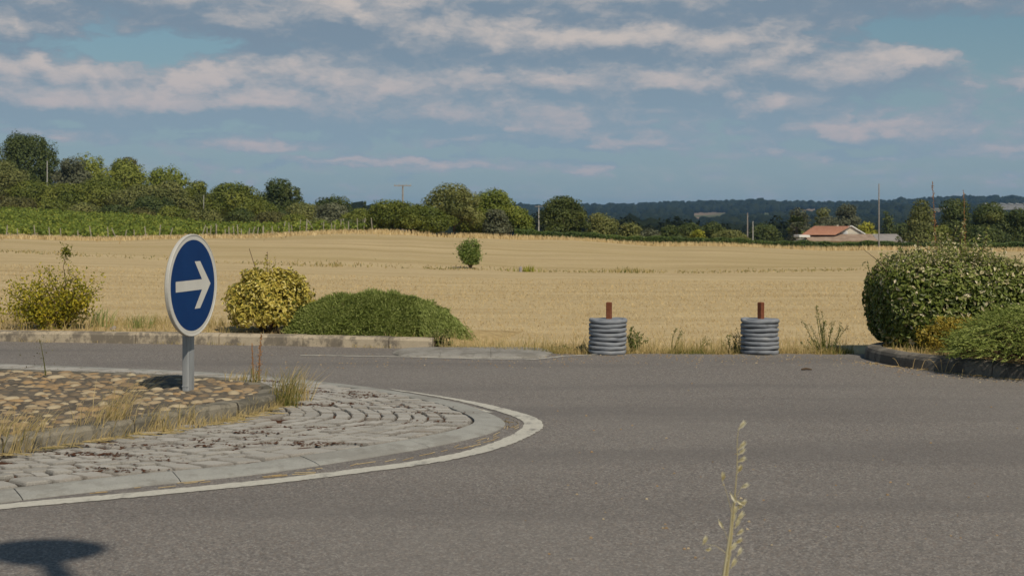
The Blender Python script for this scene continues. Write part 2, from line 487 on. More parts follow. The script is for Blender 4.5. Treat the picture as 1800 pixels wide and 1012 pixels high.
M['lamp'] = plain_mat('lamp_paint', [(.3, (.10, .11, .11)), (.7, (.14, .15, .15))], 5, .5, .4)
M['lens'] = plain_mat('lamp_cover', [(.3, (.45, .45, .43)), (.7, (.55, .55, .52))], 5, .3, .5)

# ------------------------------------------------------------------ ground
th = np.concatenate([np.linspace(-math.pi, -R(40), 40)[:-1], np.linspace(-R(40), R(40), 320), np.linspace(R(40), math.pi, 40)[1:]])
rr = np.concatenate([[.3, 3, 8, 11, 12.5], np.linspace(13.2, 22, 45), np.linspace(22.5, 130, 150), np.geomspace(132, 420, 60), np.geomspace(440, 5900, 70)])
TH, RR = np.meshgrid(th, rr)
X = RR * np.sin(TH); Y = RR * np.cos(TH)
Z = np.where(Y > 0, terrain(X, np.maximum(Y, .01)), -.03)
V = np.stack([X, Y, Z], 2).reshape(-1, 3)
nt, nr = len(th), len(rr)
ii, jj = np.meshgrid(np.arange(nr - 1), np.arange(nt - 1), indexing='ij')
fq = np.stack([ii * nt + jj, ii * nt + jj + 1, (ii + 1) * nt + jj + 1, (ii + 1) * nt + jj], 2).reshape(-1, 4)[:, ::-1]
mb = MB(); mb.add(V, fq)
tag(mb.build('field_ground', M['field'], smooth=True), kind='structure')

# road: one flat sheet, its far edge ragged where the stubble begins
KL = [gp(-700, 588), gp(-300, 593), gp(0, 600), gp(400, 606), gp(760, 613)]      # foot of the left kerb
KRt = np.array([[4.6, 13.75], [4.2, 13.62], [3.84, 13.42], [3.67, 13.12], [3.65, 12.85], [3.72, 12.52], [3.87, 12.13], [4.25, 11.7], [4.72, 11.2], [5.6, 10.4], [7.2, 9.2], [10, 7.6], [16, 5.6]])   # foot of the right kerb
far = [(-45, 20.5), (-6.0, 15.2), (-.9, 14.5), (-.55, 13.72)]
xs = np.linspace(-.5, 3.9, 90)
ys = 13.42 + .035 * np.sin(xs * 5.1) + rng.normal(0, .02, 90) + .25 * np.clip((.6 - xs), 0, 1) ** 2
far += list(zip(xs, ys)) + [(4.2, 14.2), (45, 14.2)]
mb = MB()
vs = []
for x, y in far: vs.append((x, y, 0))
n = len(vs)
near = [(x, 4.55 + .05 * math.sin(x * 3)) for x, _ in far]
allv = vs + [(x, y, 0) for x, y in near]
mb.add(allv, np.array([(n + i, n + i + 1, i + 1, i) for i in range(n - 1)]))
tag(mb.build('road', M['asphalt']), kind='structure')

# verge the photographer stands on
mb = MB(); xs = np.linspace(-30, 30, 61); ys = np.array([-12, 0, 2, 4, 4.55])
g = np.array([[(x, y + (.05 * math.sin(x * 3) if k == 4 else 0), -.006 if k == 4 else .02) for x in xs] for k, y in enumerate(ys)]).reshape(-1, 3)
mb.add(g, np.array([(k * 61 + i, k * 61 + i + 1, (k + 1) * 61 + i + 1, (k + 1) * 61 + i) for k in range(4) for i in range(60)]))
tag(mb.build('verge_ground', M['verge'], smooth=True), kind='structure')
mb = MB()
P = np.stack([rng.uniform(-6, 6, 5000), rng.uniform(1.2, 4.4, 5000), np.full(5000, .0)], 1)
P = P[(np.hypot(P[:, 0], P[:, 1]) > 1.5)]
n = len(P)
mb.blades(P, rng.uniform(.03, .10, n), .006, rng.normal(0, .04, (n, 2)), rng.uniform(.3, 1, n))
tag(mb.build('verge_grass', M['edge_grass']), 'short dry verge grass in front of the road', 'grass', kind='stuff')


def resample(pts, step):
    pts = np.asarray(pts, float)
    seg = np.linalg.norm(np.diff(pts, axis=0), axis=1); L = np.concatenate([[0], np.cumsum(seg)])
    n = max(2, int(round(L[-1] / step)) + 1)
    s = np.linspace(0, L[-1], n)
    return np.stack([np.interp(s, L, pts[:, k]) for k in range(pts.shape[1])], 1)


def smooth_curve(pts, it=3):
    pts = np.asarray(pts, float)
    for _ in range(it):                      # Chaikin
        q = [pts[0]]
        for a, b in zip(pts[:-1], pts[1:]):
            q += [.75 * a + .25 * b, .25 * a + .75 * b]
        q.append(pts[-1]); pts = np.array(q)
    return pts


def normals2(pts):
    T = np.gradient(pts[:, :2], axis=0); T /= np.linalg.norm(T, axis=1)[:, None] + 1e-9
    return np.stack([-T[:, 1], T[:, 0]], 1)      # left of the direction of travel


def kerb(name, path, profile, mat, unit=1.0, gap=.008, flip=1, jit=.004, sub=6):
    """path (n,2); profile [(offset to the left, z)]; cut into units with open joints"""
    pts = resample(path, unit / sub); N = normals2(pts) * flip
    mb = MB(); k = len(profile)
    for a in range(0, len(pts) - 1, sub):
        b = min(a + sub, len(pts) - 1)
        P = pts[a:b + 1].copy(); Q = N[a:b + 1]
        d0 = (P[1] - P[0]); d0 /= np.linalg.norm(d0); d1 = (P[-1] - P[-2]); d1 /= np.linalg.norm(d1)
        P[0] += d0 * gap / 2; P[-1] -= d1 * gap / 2
        dz = rng.normal(0, jit); do = rng.normal(0, jit)
        V = np.array([[(p[0] + q[0] * (o + do), p[1] + q[1] * (o + do), z + (dz if z > .01 else 0)) for o, z in profile] for p, q in zip(P, Q)]).reshape(-1, 3)
        m = len(P)
        f = [(i * k + j, (i + 1) * k + j, (i + 1) * k + j + 1, i * k + j + 1) for i in range(m - 1) for j in range(k - 1)]
        if flip < 0: f = [x[::-1] for x in f]
        mb.add(V, np.array(f), rng.uniform(.3, .7))
        mb.add(V[:k], [tuple(range(k))]); mb.add(V[-k:], [tuple(range(k))[::-1]])
    return tag(mb.build(name, mat), kind='structure')


kl = np.array([p[:2] for p in KL])
kerb('kerb', smooth_curve(kl, 1), [(0, -.03), (.004, .095), (.02, .118), (.05, .124), (.15, .124), (.155, -.03)], M['kerb_far'], 1.0)
krs = smooth_curve(KRt, 2)
kerb('kerb', krs, [(0, -.04), (.012, .085), (.03, .115), (.07, .130), (.17, .130), (.175, -.04)], M['kerb_dark'], 1.0)

# left planting bed, falling to the field behind
mb = MB(); pts = resample(kl, .25); N = normals2(pts)
prof = [(.15, .085), (.5, .10), (1.2, .10), (2.0, .04), (2.8, -.16)]
V = np.array([[(p[0] + q[0] * o, p[1] + q[1] * o, z + rng.normal(0, .008)) for o, z in prof] for p, q in zip(pts, N)]).reshape(-1, 3)
k = len(prof)
mb.add(V, np.array([(i * k + j, (i + 1) * k + j, (i + 1) * k + j + 1, i * k + j + 1) for i in range(len(pts) - 1) for j in range(k - 1)]))
e0 = len(pts) - 1                                              # end slope of the bed
E = V[e0 * k:(e0 + 1) * k]; E2 = E + np.array([[.55, .0, 0]] * k); E2[:, 2] = -.06
mb.add(np.concatenate([E, E2]), np.array([(j, k + j, k + j + 1, j + 1) for j in range(k - 1)]))
tag(mb.build('planting_bed', M['bed'], smooth=True), kind='structure')

# right planting bed
mb = MB(); pts = resample(krs, .25); N = normals2(pts)
prof = [(.17, .11), (.5, .125), (1.4, .125), (2.6, .10)]
V = np.array([[(p[0] + q[0] * o, p[1] + q[1] * o, z + rng.normal(0, .006)) for o, z in prof] for p, q in zip(pts, N)]).reshape(-1, 3)
CX, CY = 6.6, 14.6
ring = np.array([p + q * .17 for p, q in zip(pts, N)])
V = []; nl = 8
for p in ring:
    for j in range(nl):
        a = j / (nl - 1)
        V.append((p[0] + (CX + (p[0] - CX) * .25 - p[0]) * a, p[1] + (CY + (p[1] - CY) * .1 - p[1]) * a, .108 + .03 * math.sin(a * 3) + rng.normal(0, .006)))
mb.add(V, np.array([(i * nl + j, (i + 1) * nl + j, (i + 1) * nl + j + 1, i * nl + j + 1) for i in range(len(ring) - 1) for j in range(nl - 1)]))
tag(mb.build('planting_bed', M['bed'], smooth=True), kind='structure')

# low ramp slab at the field entrance, three cast pieces
mb = MB()
for (u0, u1) in ((690, 772.4), (773, 862.4), (863, 972)):
    us = np.linspace(u0, u1, 9)
    rows = []
    for u in us:
        a = (u - 690) / 282
        e = min(1, math.sqrt(max(0, 1 - (2 * a - 1) ** 6)))
        vf = 622 + (628.5 + a * 1.5 - 622) * e; vb = 620 - (620 - 614.6) * e
        f0 = gp(u, vf); b0 = gp(u, vb, .0)
        rows.append([(f0[0], f0[1], -.01), (f0[0], f0[1] + .03, .012 * e + .002), (f0[0], f0[1] + .12 * e, .026 * e + .003), (b0[0], b0[1] - .1 * e, .034 * e + .004), (b0[0], b0[1], .03 * e + .003), (b0[0], b0[1] + .02, -.02)])
    V = np.array(rows).reshape(-1, 3)
    mb.add(V, np.array([(i * 6 + j, (i + 1) * 6 + j, (i + 1) * 6 + j + 1, i * 6 + j + 1) for i in range(8) for j in range(5)]))
    mb.add(V[:6], [tuple(range(6))]); mb.add(V[-6:], [tuple(range(6))[::-1]])
tag(mb.build('ramp_slab', M['slab']), kind='structure')


def line_strip(name, path_in, path_out, z=.004, mat='line'):
    n = len(path_in)
    mb = MB()
    V = np.concatenate([np.c_[path_in, np.full(n, z)], np.c_[path_out, np.full(n, z)]])
    mb.add(V, np.array([(i, i + 1, n + i + 1, n + i) for i in range(n - 1)]))
    o = tag(mb.build(name, M[mat]), kind='structure')
    return o


def rag(curve, amp):
    return curve + rng.normal(0, amp, curve.shape)


# thin worn line along the far side of the road
c = resample(np.array([gp(530, 624)[:2], gp(690, 626.5)[:2], gp(850, 630.5)[:2], gp(940, 631)[:2], gp(985, 626)[:2], gp(1050, 622.5)[:2]]), .05)
Nn = normals2(c)
line_strip('road_line', rag(c, .006), rag(c - Nn * .045, .006))

# grit swept to the edges of the road, and a dead twig
mb = MB()
for k in range(900):
    m_ = rng.random()
    if m_ < .45: p = (rng.uniform(.3, 3.5), 13.38 - abs(rng.normal(0, .45)))
    elif m_ < .7:
        q_ = krs[rng.integers(int(len(krs) * .35), int(len(krs) * .8))]; p = (q_[0] - abs(rng.normal(0, .22)), q_[1] - abs(rng.normal(0, .16)))
    elif m_ < .9: p = gp(rng.uniform(450, 1000), rng.uniform(622, 648))[:2]
    else: p = gp(rng.uniform(900, 1790), rng.uniform(655, 990))[:2]
    r_ = rng.uniform(.003, .009)
    V = np.array([(-1, -.6, 0), (1, -.7, 0), (.9, .8, 0), (-.8, .7, 0), (-.5, -.3, .7), (.5, -.4, .8), (.4, .4, .7), (-.4, .4, .8)]) * r_ * rng.uniform(.7, 1.3, (8, 3)) + np.array([p[0], p[1], .001])
    mb.add(V, [(4, 5, 6, 7), (0, 1, 5, 4), (1, 2, 6, 5), (2, 3, 7, 6), (3, 0, 4, 7)], rng.uniform(.3, 1))
tag(mb.build('gravel', M['pebble']), 'loose pale grit along the edges of the asphalt', 'gravel', kind='stuff')
b_ = gp(1418, 651); mb = MB(); mb.tube([(-.05, 0, .012), (0, .01, .018), (.05, 0, .01)], [.008, .012, .006], 6)
tag(mb.build('twig', M['twig'], loc=b_), 'small dark twig lying on the asphalt in front of the second bollard', 'twig')

# ------------------------------------------------------------------ traffic island
Kp = [(-2908, 1010.6), (-672, 965), (-398, 932.5), (-150, 903), (0, 881), (289, 848), (450, 833), (634, 805), (756, 785), (838, 767), (874, 755), (883, 746), (876, 737), (852, 726), (802, 707), (634, 679), (450, 660), (200, 648), (0, 641), (-150, 637), (-420, 631)]
Kc = smooth_curve(np.array([gp(u, v)[:2] for u, v in Kp]), 3)
Kc = resample(Kc, .04)
# white line: outer and inner edge
Lo = [(-690, 992), (-410, 951), (-150, 915), (0, 895), (200, 878), (450, 854), (600, 836), (756, 816), (850, 797), (912, 777), (950, 757), (957, 747), (950, 738), (925, 728), (875, 715), (840, 707.5), (800, 700.5), (750, 692.5), (690, 684)]
Lc = smooth_curve(np.array([gp(u, v)[:2] for u, v in Lo]), 3); Lc = resample(Lc, .03)
Nn = normals2(Lc)
w = np.interp(np.linspace(0, 1, len(Lc)), [0, .50, .71, .77, .84, .9, 1], [.12, .12, .14, .13, .10, .06, .03])[:, None]
line_strip('road_line', rag(Lc + Nn * w, .004), rag(Lc, .004))
# a second faint lap of older paint round the nose
a0, a1 = int(len(Lc) * .80), int(len(Lc) * .91)
line_strip('road_line', rag((Lc + Nn * .17)[a0:a1], .008), rag((Lc + Nn * .21)[a0:a1], .008))

N = normals2(Kc)
kerb('island_kerb', Kc, [(-.03, -.02), (-.028, .004), (.02, .014), (.15, .026), (.19, .026), (.20, -.02)], M['kerb_pale'], .84, .006, 1, .001, 12)
Oc = Kc + N * .205
C0 = np.array([-5.6, 9.3])
# raised platform outline (top edge), clockwise from the near left to the far left
Pp = [(-2293, 851.5), (-612, 837), (-215, 797), (0, 771), (214, 741), (352, 716), (440, 704), (474, 697), (487, 689), (482, 680), (460, 670), (430, 665), (300, 657), (0, 647), (-150, 642), (-420, 634)]
ZP = .16
Pc = smooth_curve(np.array([gp(u, v, ZP)[:2] for u, v in Pp]), 2)


def inside(P, poly):
    x, y = P[:, 0][:, None], P[:, 1][:, None]
    x0, y0 = poly[:, 0][None], poly[:, 1][None]; x1, y1 = np.roll(poly[:, 0], -1)[None], np.roll(poly[:, 1], -1)[None]
    c = ((y0 > y) != (y1 > y)) & (x < (x1 - x0) * (y - y0) / (y1 - y0 + 1e-12) + x0)
    return c.sum(1) % 2 == 1


def pdist(P, line):
    a, b = line[:-1], line[1:]
    ab = b - a
    t = np.clip(((P[:, None] - a[None]) * ab[None]).sum(2) / ((ab ** 2).sum(1)[None] + 1e-12), 0, 1)
    q = a[None] + t[..., None] * ab[None]
    return np.linalg.norm(P[:, None] - q, axis=2).min(1)


# sett paving: rows run along the kerb and step inwards towards the platform
def zap(P):                                  # apron height
    a = pdist(P, Kc[::3]); b = pdist(P, Pc)
    return .024 + .042 * np.clip(a / (a + b + 1e-6), 0, 1)


D = C0 - Oc; D /= np.linalg.norm(D, axis=1)[:, None]
mbs = MB()
nrow = 30; off = 0.0
TIP = Kc[:, 0].max()
poly = np.concatenate([Pc, [[-12, 9], [-12, 5.2]]])
cents = []
for r in range(nrow):
    wrow = (.20 if r == 0 else .112)
    c0 = Oc + D * off; c1 = Oc + D * (off + wrow)
    L = np.concatenate([[0], np.cumsum(np.linalg.norm(np.diff(c0, axis=0), axis=1))])
    s = rng.uniform(0, .2)
    while s < L[-1] - .3:
        xq = np.interp(s, L, c0[:, 0])
        ln = rng.uniform(.09, .155) if r else (rng.uniform(.085, .10) if xq > TIP - .95 else rng.uniform(.16, .19))
        g = .014
        sa, sb = s + g / 2, s + ln - g / 2
        q = []
        for cc in (c0, c1):
            for t in (sa, sb):
                q.append([np.interp(t, L, cc[:, 0]), np.interp(t, L, cc[:, 1])])
        A, B, Cq, Dq = [np.array(z) for z in (q[0], q[1], q[3], q[2])]
        gg = .010
        inw = (Dq - A); iw = np.linalg.norm(inw)
        s += ln
        A = A + inw / iw * gg; B = B + inw / iw * gg
        cen = (A + B + Cq + Dq) / 4
        if np.linalg.norm(np.cross(np.r_[B - A, 0], np.r_[Dq - A, 0])) < .0025: continue
        cents.append((cen, A, B, Cq, Dq, r))
    off += wrow
cen = np.array([c[0] for c in cents])
keep = (~inside(cen, poly)) & (pdist(cen, Pc) > .05) & inside(cen, np.concatenate([Kc, [[-12, 9], [-12, 5.2]]])) & (cen[:, 0] > -9)
zc = zap(cen)
for ok, z, (c, A, B, Cq, Dq, r) in zip(keep, zc, cents):
    if not ok: continue
    z = z + rng.normal(0, .005)
    ring0 = []
    cor = [A, B, Cq, Dq]
    for i in range(4):                       # chamfered corners, slightly irregular
        p, a, b = cor[i], cor[i - 1], cor[(i + 1) % 4]
        ring0.append(p + (a - p) * .11 + rng.normal(0, .004, 2)); ring0.append(p + (b - p) * .11 + rng.normal(0, .004, 2))
    ring0 = np.array(ring0); m = ring0.mean(0)
    tl = rng.normal(0, .03, 2)
    lay = []
    for k, dz in ((1.0, -.05), (1.0, -.018), (.94, -.007), (.86, 0.0)):
        pp = m + (ring0 - m) * k
        lay.append(np.c_[pp, z + dz + (pp - m) @ tl])
    V = np.concatenate(lay)
    f = [(l * 8 + i, l * 8 + (i + 1) % 8, (l + 1) * 8 + (i + 1) % 8, (l + 1) * 8 + i) for l in range(3) for i in range(8)] + [tuple(range(24, 32))]
    tv_ = float(np.clip(rng.normal(.60, .12), 0, 1)); ed_ = rng.uniform(.12, .36)      # arrises and sides coloured darker than the top
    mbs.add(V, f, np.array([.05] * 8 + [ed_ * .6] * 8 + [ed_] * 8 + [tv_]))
tag(mbs.build('sett_paving', M['setts']), kind='structure')

# joint bed between the setts, with moss standing up in patches
gx, gy = np.meshgrid(np.arange(-9, .1, .035), np.arange(5.1, 13.2, .035))
G = np.stack([gx.ravel(), gy.ravel()], 1)
zg = zap(G) - .019
blob = np.zeros(len(G))
for c in cen[keep][rng.choice(keep.sum(), 260, replace=False)]:
    if c[0] < -4.3: continue
    blob += np.exp(-(((G - c - rng.normal(0, .05, 2)) / np.array([.11, .06])) ** 2).sum(1)) * rng.uniform(.3, 1)
zg += np.clip(blob, 0, 1) * .0125 + rng.normal(0, .0022, len(G))
ins = inside(G, np.concatenate([Kc + N * .16, [[-12, 9], [-12, 5.2]]])).reshape(gx.shape)
idx = np.arange(len(G)).reshape(gx.shape)
cell = ins[:-1, :-1] & ins[1:, :-1] & ins[:-1, 1:] & ins[1:, 1:]
fq = np.stack([idx[:-1, :-1][cell], idx[:-1, 1:][cell], idx[1:, 1:][cell], idx[1:, :-1][cell]], 1)
used = np.unique(fq); remap = np.full(len(G), -1); remap[used] = np.arange(len(used))
mb = MB(); mb.add(np.c_[G, zg][used], remap[fq], np.clip(blob[fq].mean(1), 0, 1))
tag(mb.build('joint_bed', M['joint'], smooth=True), kind='structure')

mb = MB()
cc_ = cen[keep]; cc_ = cc_[(cc_[:, 0] > -4.2)]
for c in cc_[rng.choice(len(cc_), 46, replace=False)]:
    for _ in range(rng.integers(25, 90)):
        p = c + rng.normal(0, 1, 2) * np.array([.12, .035])
        if not inside(p[None], Kc)[0] and p[0] > -2: continue
        z = float(zap(p[None])[0]); k_ = rng.integers(5, 8); an = np.sort(rng.uniform(0, 6.28, k_)); r_ = rng.uniform(.003, .013)
        V = [(p[0], p[1], z + rng.uniform(.002, .008))] + [(p[0] + math.cos(a) * r_ * rng.uniform(.8, 2.0), p[1] + math.sin(a) * r_ * rng.uniform(.6, 1.2), z + .0015) for a in an]
        mb.add(V, np.array([(0, 1 + i, 1 + (i + 1) % k_) for i in range(k_)]), rng.uniform(.3, 1))
tag(mb.build('moss', M['joint']), 'dark rusty moss and dead debris lying in patches over the setts', 'moss', kind='stuff')

# platform: kerb face all round, mortar top, pebbles set in it
kerb('platform_kerb', Pc, [(-.015, .0), (-.012, .135), (.0, .155), (.02, ZP), (.13, ZP), (.135, .10)], M['platform_kerb'], .9, .012, 1, .002)
mb = MB()
pin = Pc + normals2(Pc) * .125
poly2 = np.concatenate([pin, [[-12.0, 10.2], [-12.0, 6.2]]])
gx, gy = np.meshgrid(np.arange(-12, -1.4, .06), np.arange(5.9, 12.2, .06))
G = np.stack([gx.ravel(), gy.ravel()], 1); ins = inside(G, np.concatenate([Pc + normals2(Pc) * .07, [[-12.0, 10.2], [-12.0, 6.2]]])).reshape(gx.shape)
idx = np.arange(len(G)).reshape(gx.shape)
cell = ins[:-1, :-1] & ins[1:, :-1] & ins[:-1, 1:] & ins[1:, 1:]
fq = np.stack([idx[:-1, :-1][cell], idx[:-1, 1:][cell], idx[1:, 1:][cell], idx[1:, :-1][cell]], 1)
used = np.unique(fq); remap = np.full(len(G), -1); remap[used] = np.arange(len(used))


def zplat(P):
    return ZP - .006 + .035 * np.clip(pdist(P, Pc) / 1.2, 0, 1)


mb.add(np.c_[G, zplat(G) + rng.normal(0, .004, len(G))][used], remap[fq])
tag(mb.build('platform_paving', M['mortar'], smooth=True), kind='structure')
# pebbles
cand = np.stack([rng.uniform(-9, -1.4, 18000), rng.uniform(6.0, 12, 18000)], 1)
cand = cand[inside(cand, poly2)]
rad = rng.uniform(.022, .056, len(cand))
acc = []; ar = []
for p, r_ in zip(cand, rad):
    if acc:
        A = np.array(acc); dd = np.hypot(A[:, 0] - p[0], A[:, 1] - p[1])
        if (dd < (np.array(ar) + r_) * .86).any(): continue
    acc.append(p); ar.append(r_)
acc = np.array(acc); zz = zplat(acc)
la, lo_ = 5, 9
mb = MB()
for p, r_, z in zip(acc, ar, zz):
    a = rng.uniform(0, math.pi); ex = rng.uniform(1.0, 1.5); hh = r_ * rng.uniform(.18, .42)
    V = []
    for i in range(la):
        ph = i / (la - 1) * math.pi / 2
        for j in range(lo_):
            t = j / lo_ * 2 * math.pi
            x = math.cos(t) * math.cos(ph) * r_ * ex * rng.uniform(.94, 1.06); y = math.sin(t) * math.cos(ph) * r_ / ex * 1.1 * rng.uniform(.94, 1.06)
            V.append((p[0] + x * math.cos(a) - y * math.sin(a), p[1] + x * math.sin(a) + y * math.cos(a), z - .006 + math.sin(ph) * (hh + .006)))
    f = [(i * lo_ + j, i * lo_ + (j + 1) % lo_, (i + 1) * lo_ + (j + 1) % lo_, (i + 1) * lo_ + j) for i in range(la - 1) for j in range(lo_)]
    mb.add(V, np.array(f), rng.uniform(0, 1))
tag(mb.build('pebble_paving', M['pebble'], smooth=True), kind='structure')

# ------------------------------------------------------------------ round arrow sign
sb = gp(331, 688, ZP)
sgn = thing('traffic_sign', 'round blue sign with a white arrow on a grey post set in cobbles', 'sign', sb)
ang = R(76.5); nrm = np.array([math.sin(ang), -math.cos(ang), 0]); rgt = np.array([math.cos(ang), math.sin(ang), 0]); up = np.array([0, 0, 1.])
s_ = F / sb[1]
RD = 177 / s_ / 2; RB = RD * .885
ctr = np.array([0, 0, (688 - 499.5) / s_])


def disc(profile, n=72, close_front=None):
    """revolve (radius, depth along the normal) about the sign axis"""
    V = []; k = len(profile)
    for i in range(n):
        t = 2 * math.pi * i / n
        for r_, w_ in profile:
            V.append(ctr + rgt * r_ * math.cos(t) + up * r_ * math.sin(t) + nrm * w_)
    f = [(i * k + j, ((i + 1) % n) * k + j, ((i + 1) % n) * k + j + 1, i * k + j + 1) for i in range(n) for j in range(k - 1)]
    return np.array(V), f


mb = MB()
V, f = disc([(.001, -.012), (RD * .93, -.012), (RD * .95, -.020), (RD * .985, -.020), (RD, -.013), (RD, .008), (RD * .992, .012), (RD * .975, .012)])
mb.add(V, f)
mb.build('sign_plate', M['alu'], sgn)
mb = MB(); V, f = disc([(RD * .976, .0115), (RD * .965, .0085), (RB + .002, .0085)]); mb.add(V, f); mb.build('white_border', M['white'], sgn)
mb = MB(); V, f = disc([(RB + .0015, .0090), (.002, .0090)]); mb.add(V, f); mb.add(np.array([ctr + nrm * .009 + rgt * .0022 * math.cos(t) + up * .0022 * math.sin(t) for t in np.linspace(0, 2 * math.pi, 12, endpoint=False)]), [tuple(range(12))]); mb.build('blue_face', M['blue'], sgn)
ap = [(-.79, .115), (.40, .115), (.06, .525), (.315, .525), (.81, 0), (.315, -.525), (.06, -.525), (.40, -.115), (-.79, -.115)]
V = np.array([ctr + rgt * x * RB + up * y * RB + nrm * .0100 for x, y in ap] + [ctr + rgt * x * RB + up * y * RB + nrm * .0092 for x, y in ap])
mb = MB(); mb.add(V, [(0, 8, 7, 1), (1, 7, 4), (1, 4, 3, 2), (7, 6, 5, 4)])
mb.build('arrow', M['white'], sgn)
# post: folded steel section, seam down the front, cap and clamps
mb = MB()
pw, pd = .078, .052
prz = ang
ptop = (688 - 440) / s_
off_ = -nrm * .075
pc = np.array([0, 0, 0.])
mb.box((0, 0, ptop / 2 - .03), (pw + .02, pd, ptop + .06), prz, bev=.008)
mb.box((math.sin(prz) * -.0, 0, ptop + .004), (pw + .026, pd + .006, .012), prz, bev=.003)
fx, fy = math.sin(prz) * pd / 2 + .0, -math.cos(prz) * pd / 2
mb.box((fx, fy, ptop / 2 - .05 - .06), (.018, .006, ptop - .02), prz)
sx, sy = -math.cos(prz) * (pw + .02) / 2, -math.sin(prz) * (pw + .02) / 2
mb.box((sx, sy, ptop / 2 - .05), (.005, .018, ptop), prz)
mb.box((sx, sy, .045), (.008, .05, .008), prz)
mb.build('post', M['galv'], sgn)
for hz in (ctr[2] - .16, ctr[2] + .05):
    mb = MB()
    mb.box((0, 0, hz), (pw + .034, pd + .016, .03), prz, bev=.003)
    mb.box((nrm[0] * .036, nrm[1] * .036, hz), (.05, .016, .026), prz)
    mb.build('clamp', M['galv'], sgn)
# move the plate parts in front of the post
for o in sgn.children:
    if o.name.split('.')[0] in ('sign_plate', 'white_border', 'blue_face', 'arrow'):
        o.location = nrm * .056 - rgt * .12 + np.array([.036, 0, 0])

# ------------------------------------------------------------------ ribbed bollards
def bollard(u, v0, label, lean, seed):
    b = gp(u, v0)
    t = thing('barrier_bollard', label, 'bollard', b, 'ribbed bollards at the field entrance')
    r2 = np.random.default_rng(seed)
    s0 = F / b[1]; rad0 = 67 / s0 / 2; pit = 61 / s0 / 8
    nseg, ns = 40, 12
    for k in range(8):
        zc = pit * (k + .5)
        rr_ = rad0 * (1 + r2.normal(0, .008)); ox = lean * k / 7 + r2.normal(0, .003)
        ph = r2.uniform(0, 6.28, 4)
        V = []
        for i in range(nseg):
            a = 2 * math.pi * i / nseg
            dzr = .0045 * math.sin(2 * a + ph[0]) + .003 * math.sin(3 * a + ph[1]) + .0015 * math.sin(7 * a + ph[2])
            thk = pit * .5 * (1.0 + .07 * math.sin(4 * a + ph[3]) + .04 * math.sin(9 * a + ph[1]))
            for j in range(ns):
                q = 2 * math.pi * j / ns
                cr = rr_ - .030 + .030 * math.copysign(abs(math.cos(q)) ** .7, math.cos(q))
                V.append((ox + cr * math.cos(a), cr * math.sin(a), zc + dzr + thk * .97 * math.copysign(abs(math.sin(q)) ** .62, math.sin(q))))
        f = [(i * ns + j, ((i + 1) % nseg) * ns + j, ((i + 1) % nseg) * ns + (j + 1) % ns, i * ns + (j + 1) % ns) for i in range(nseg) for j in range(ns)]
        mb = MB(); mb.add(V, np.array(f), r2.uniform(.2, .8)); mb.build('rubber_ring', M['rubber'], t, smooth=True)
    mb = MB()
    V = [(lean * .5 + (rad0 - .05) * math.cos(a), (rad0 - .05) * math.sin(a), z) for z in (.02, pit * 7.93) for a in np.linspace(0, 2 * math.pi, 24, endpoint=False)]
    mb.add(V, [(i, (i + 1) % 24, 24 + (i + 1) % 24, 24 + i) for i in range(24)] + [tuple(range(24, 48))])
    mb.build('inner_sleeve', M['rubber'], t, smooth=False)
    mb = MB()
    hp = (v0 - 531) / s0
    mb.box((lean * .8 + .012, 0, hp / 2 + .05), (.055, .055, hp - .1), .25 + seed, bev=.006)
    mb.build('steel_post', M['rust'], t)
    return t


bollard(1067, 620.5, 'grey ribbed bollard with rusty post, the one leaning slightly, beside a green weed', .012, 1)
bollard(1335.5, 620.5, 'grey ribbed bollard with rusty post, the one nearer the big clipped shrub', .0, 2)

# ------------------------------------------------------------------ plants near the road
def dome_points(n, rx, ry, rz, zc, box=2.0, jit=.12, inner=.6, bias=.5, low=-.55):
    """points and outward normals through the outer shell of a superellipsoid sitting on the ground"""
    d = sphere_dirs(n)
    d[:, 2] = np.where(d[:, 2] < low, -d[:, 2], d[:, 2])
    k = (np.abs(d) ** box).sum(1) ** (-1 / box)
    fr = inner + (1 - inner) * rng.uniform(0, 1, n) ** bias
    lump = 1 + jit * (np.sin(d[:, 0] * 7 + d[:, 2] * 5) * .5 + np.sin(d[:, 1] * 9 - d[:, 2] * 6 + 2) * .5 + np.sin(d[:, 0] * 17 + d[:, 1] * 13) * .35)
    P = d * (k * fr * lump)[:, None] * np.array([rx, ry, rz]) + np.array([0, 0, zc])
    N = np.sign(d) * np.abs(d) ** (box - 1) / np.array([rx, ry, rz]); N /= np.linalg.norm(N, axis=1)[:, None] + 1e-9
    return P, N


def stems(mb, n, spread, height, r0=.012, tint=.5):
    for _ in range(n):
        a = rng.uniform(0, 6.283); k = rng.uniform(.2, 1)
        e = np.array([math.cos(a) * spread[0] * k, math.sin(a) * spread[1] * k, height * rng.uniform(.55, .95)])
        s0 = np.array([math.cos(a) * .06, math.sin(a) * .06, 0.0]); mid = s0 * .5 + e * .5 + np.r_[rng.normal(0, .03, 2), .05]
        mb.tube([s0, mid, e], [r0, r0 * .7, r0 * .3], 5, tint)


# variegated yellow shrub
b = gp(460, 589, .10)
t = thing('variegated_shrub', 'rounded yellow and green variegated shrub behind the kerb', 'shrub', b + np.array([0, .45, -.01]))
s0 = F / (b[1] + .45)
mb = MB()
P, N = dome_points(9000, .50, .44, .42, .31, 2.15, .17, .55)
ok = P[:, 2] > .0; P, N = P[ok], N[ok]
N2 = N + rng.normal(0, .55, N.shape) + np.array([0, 0, .25]); N2 /= np.linalg.norm(N2, axis=1)[:, None]
n = len(P)
mb.leaves(P, N2, rng.uniform(.045, .075, n), rng.uniform(.022, .034, n), np.clip(rng.normal(.62, .2, n), 0, 1))
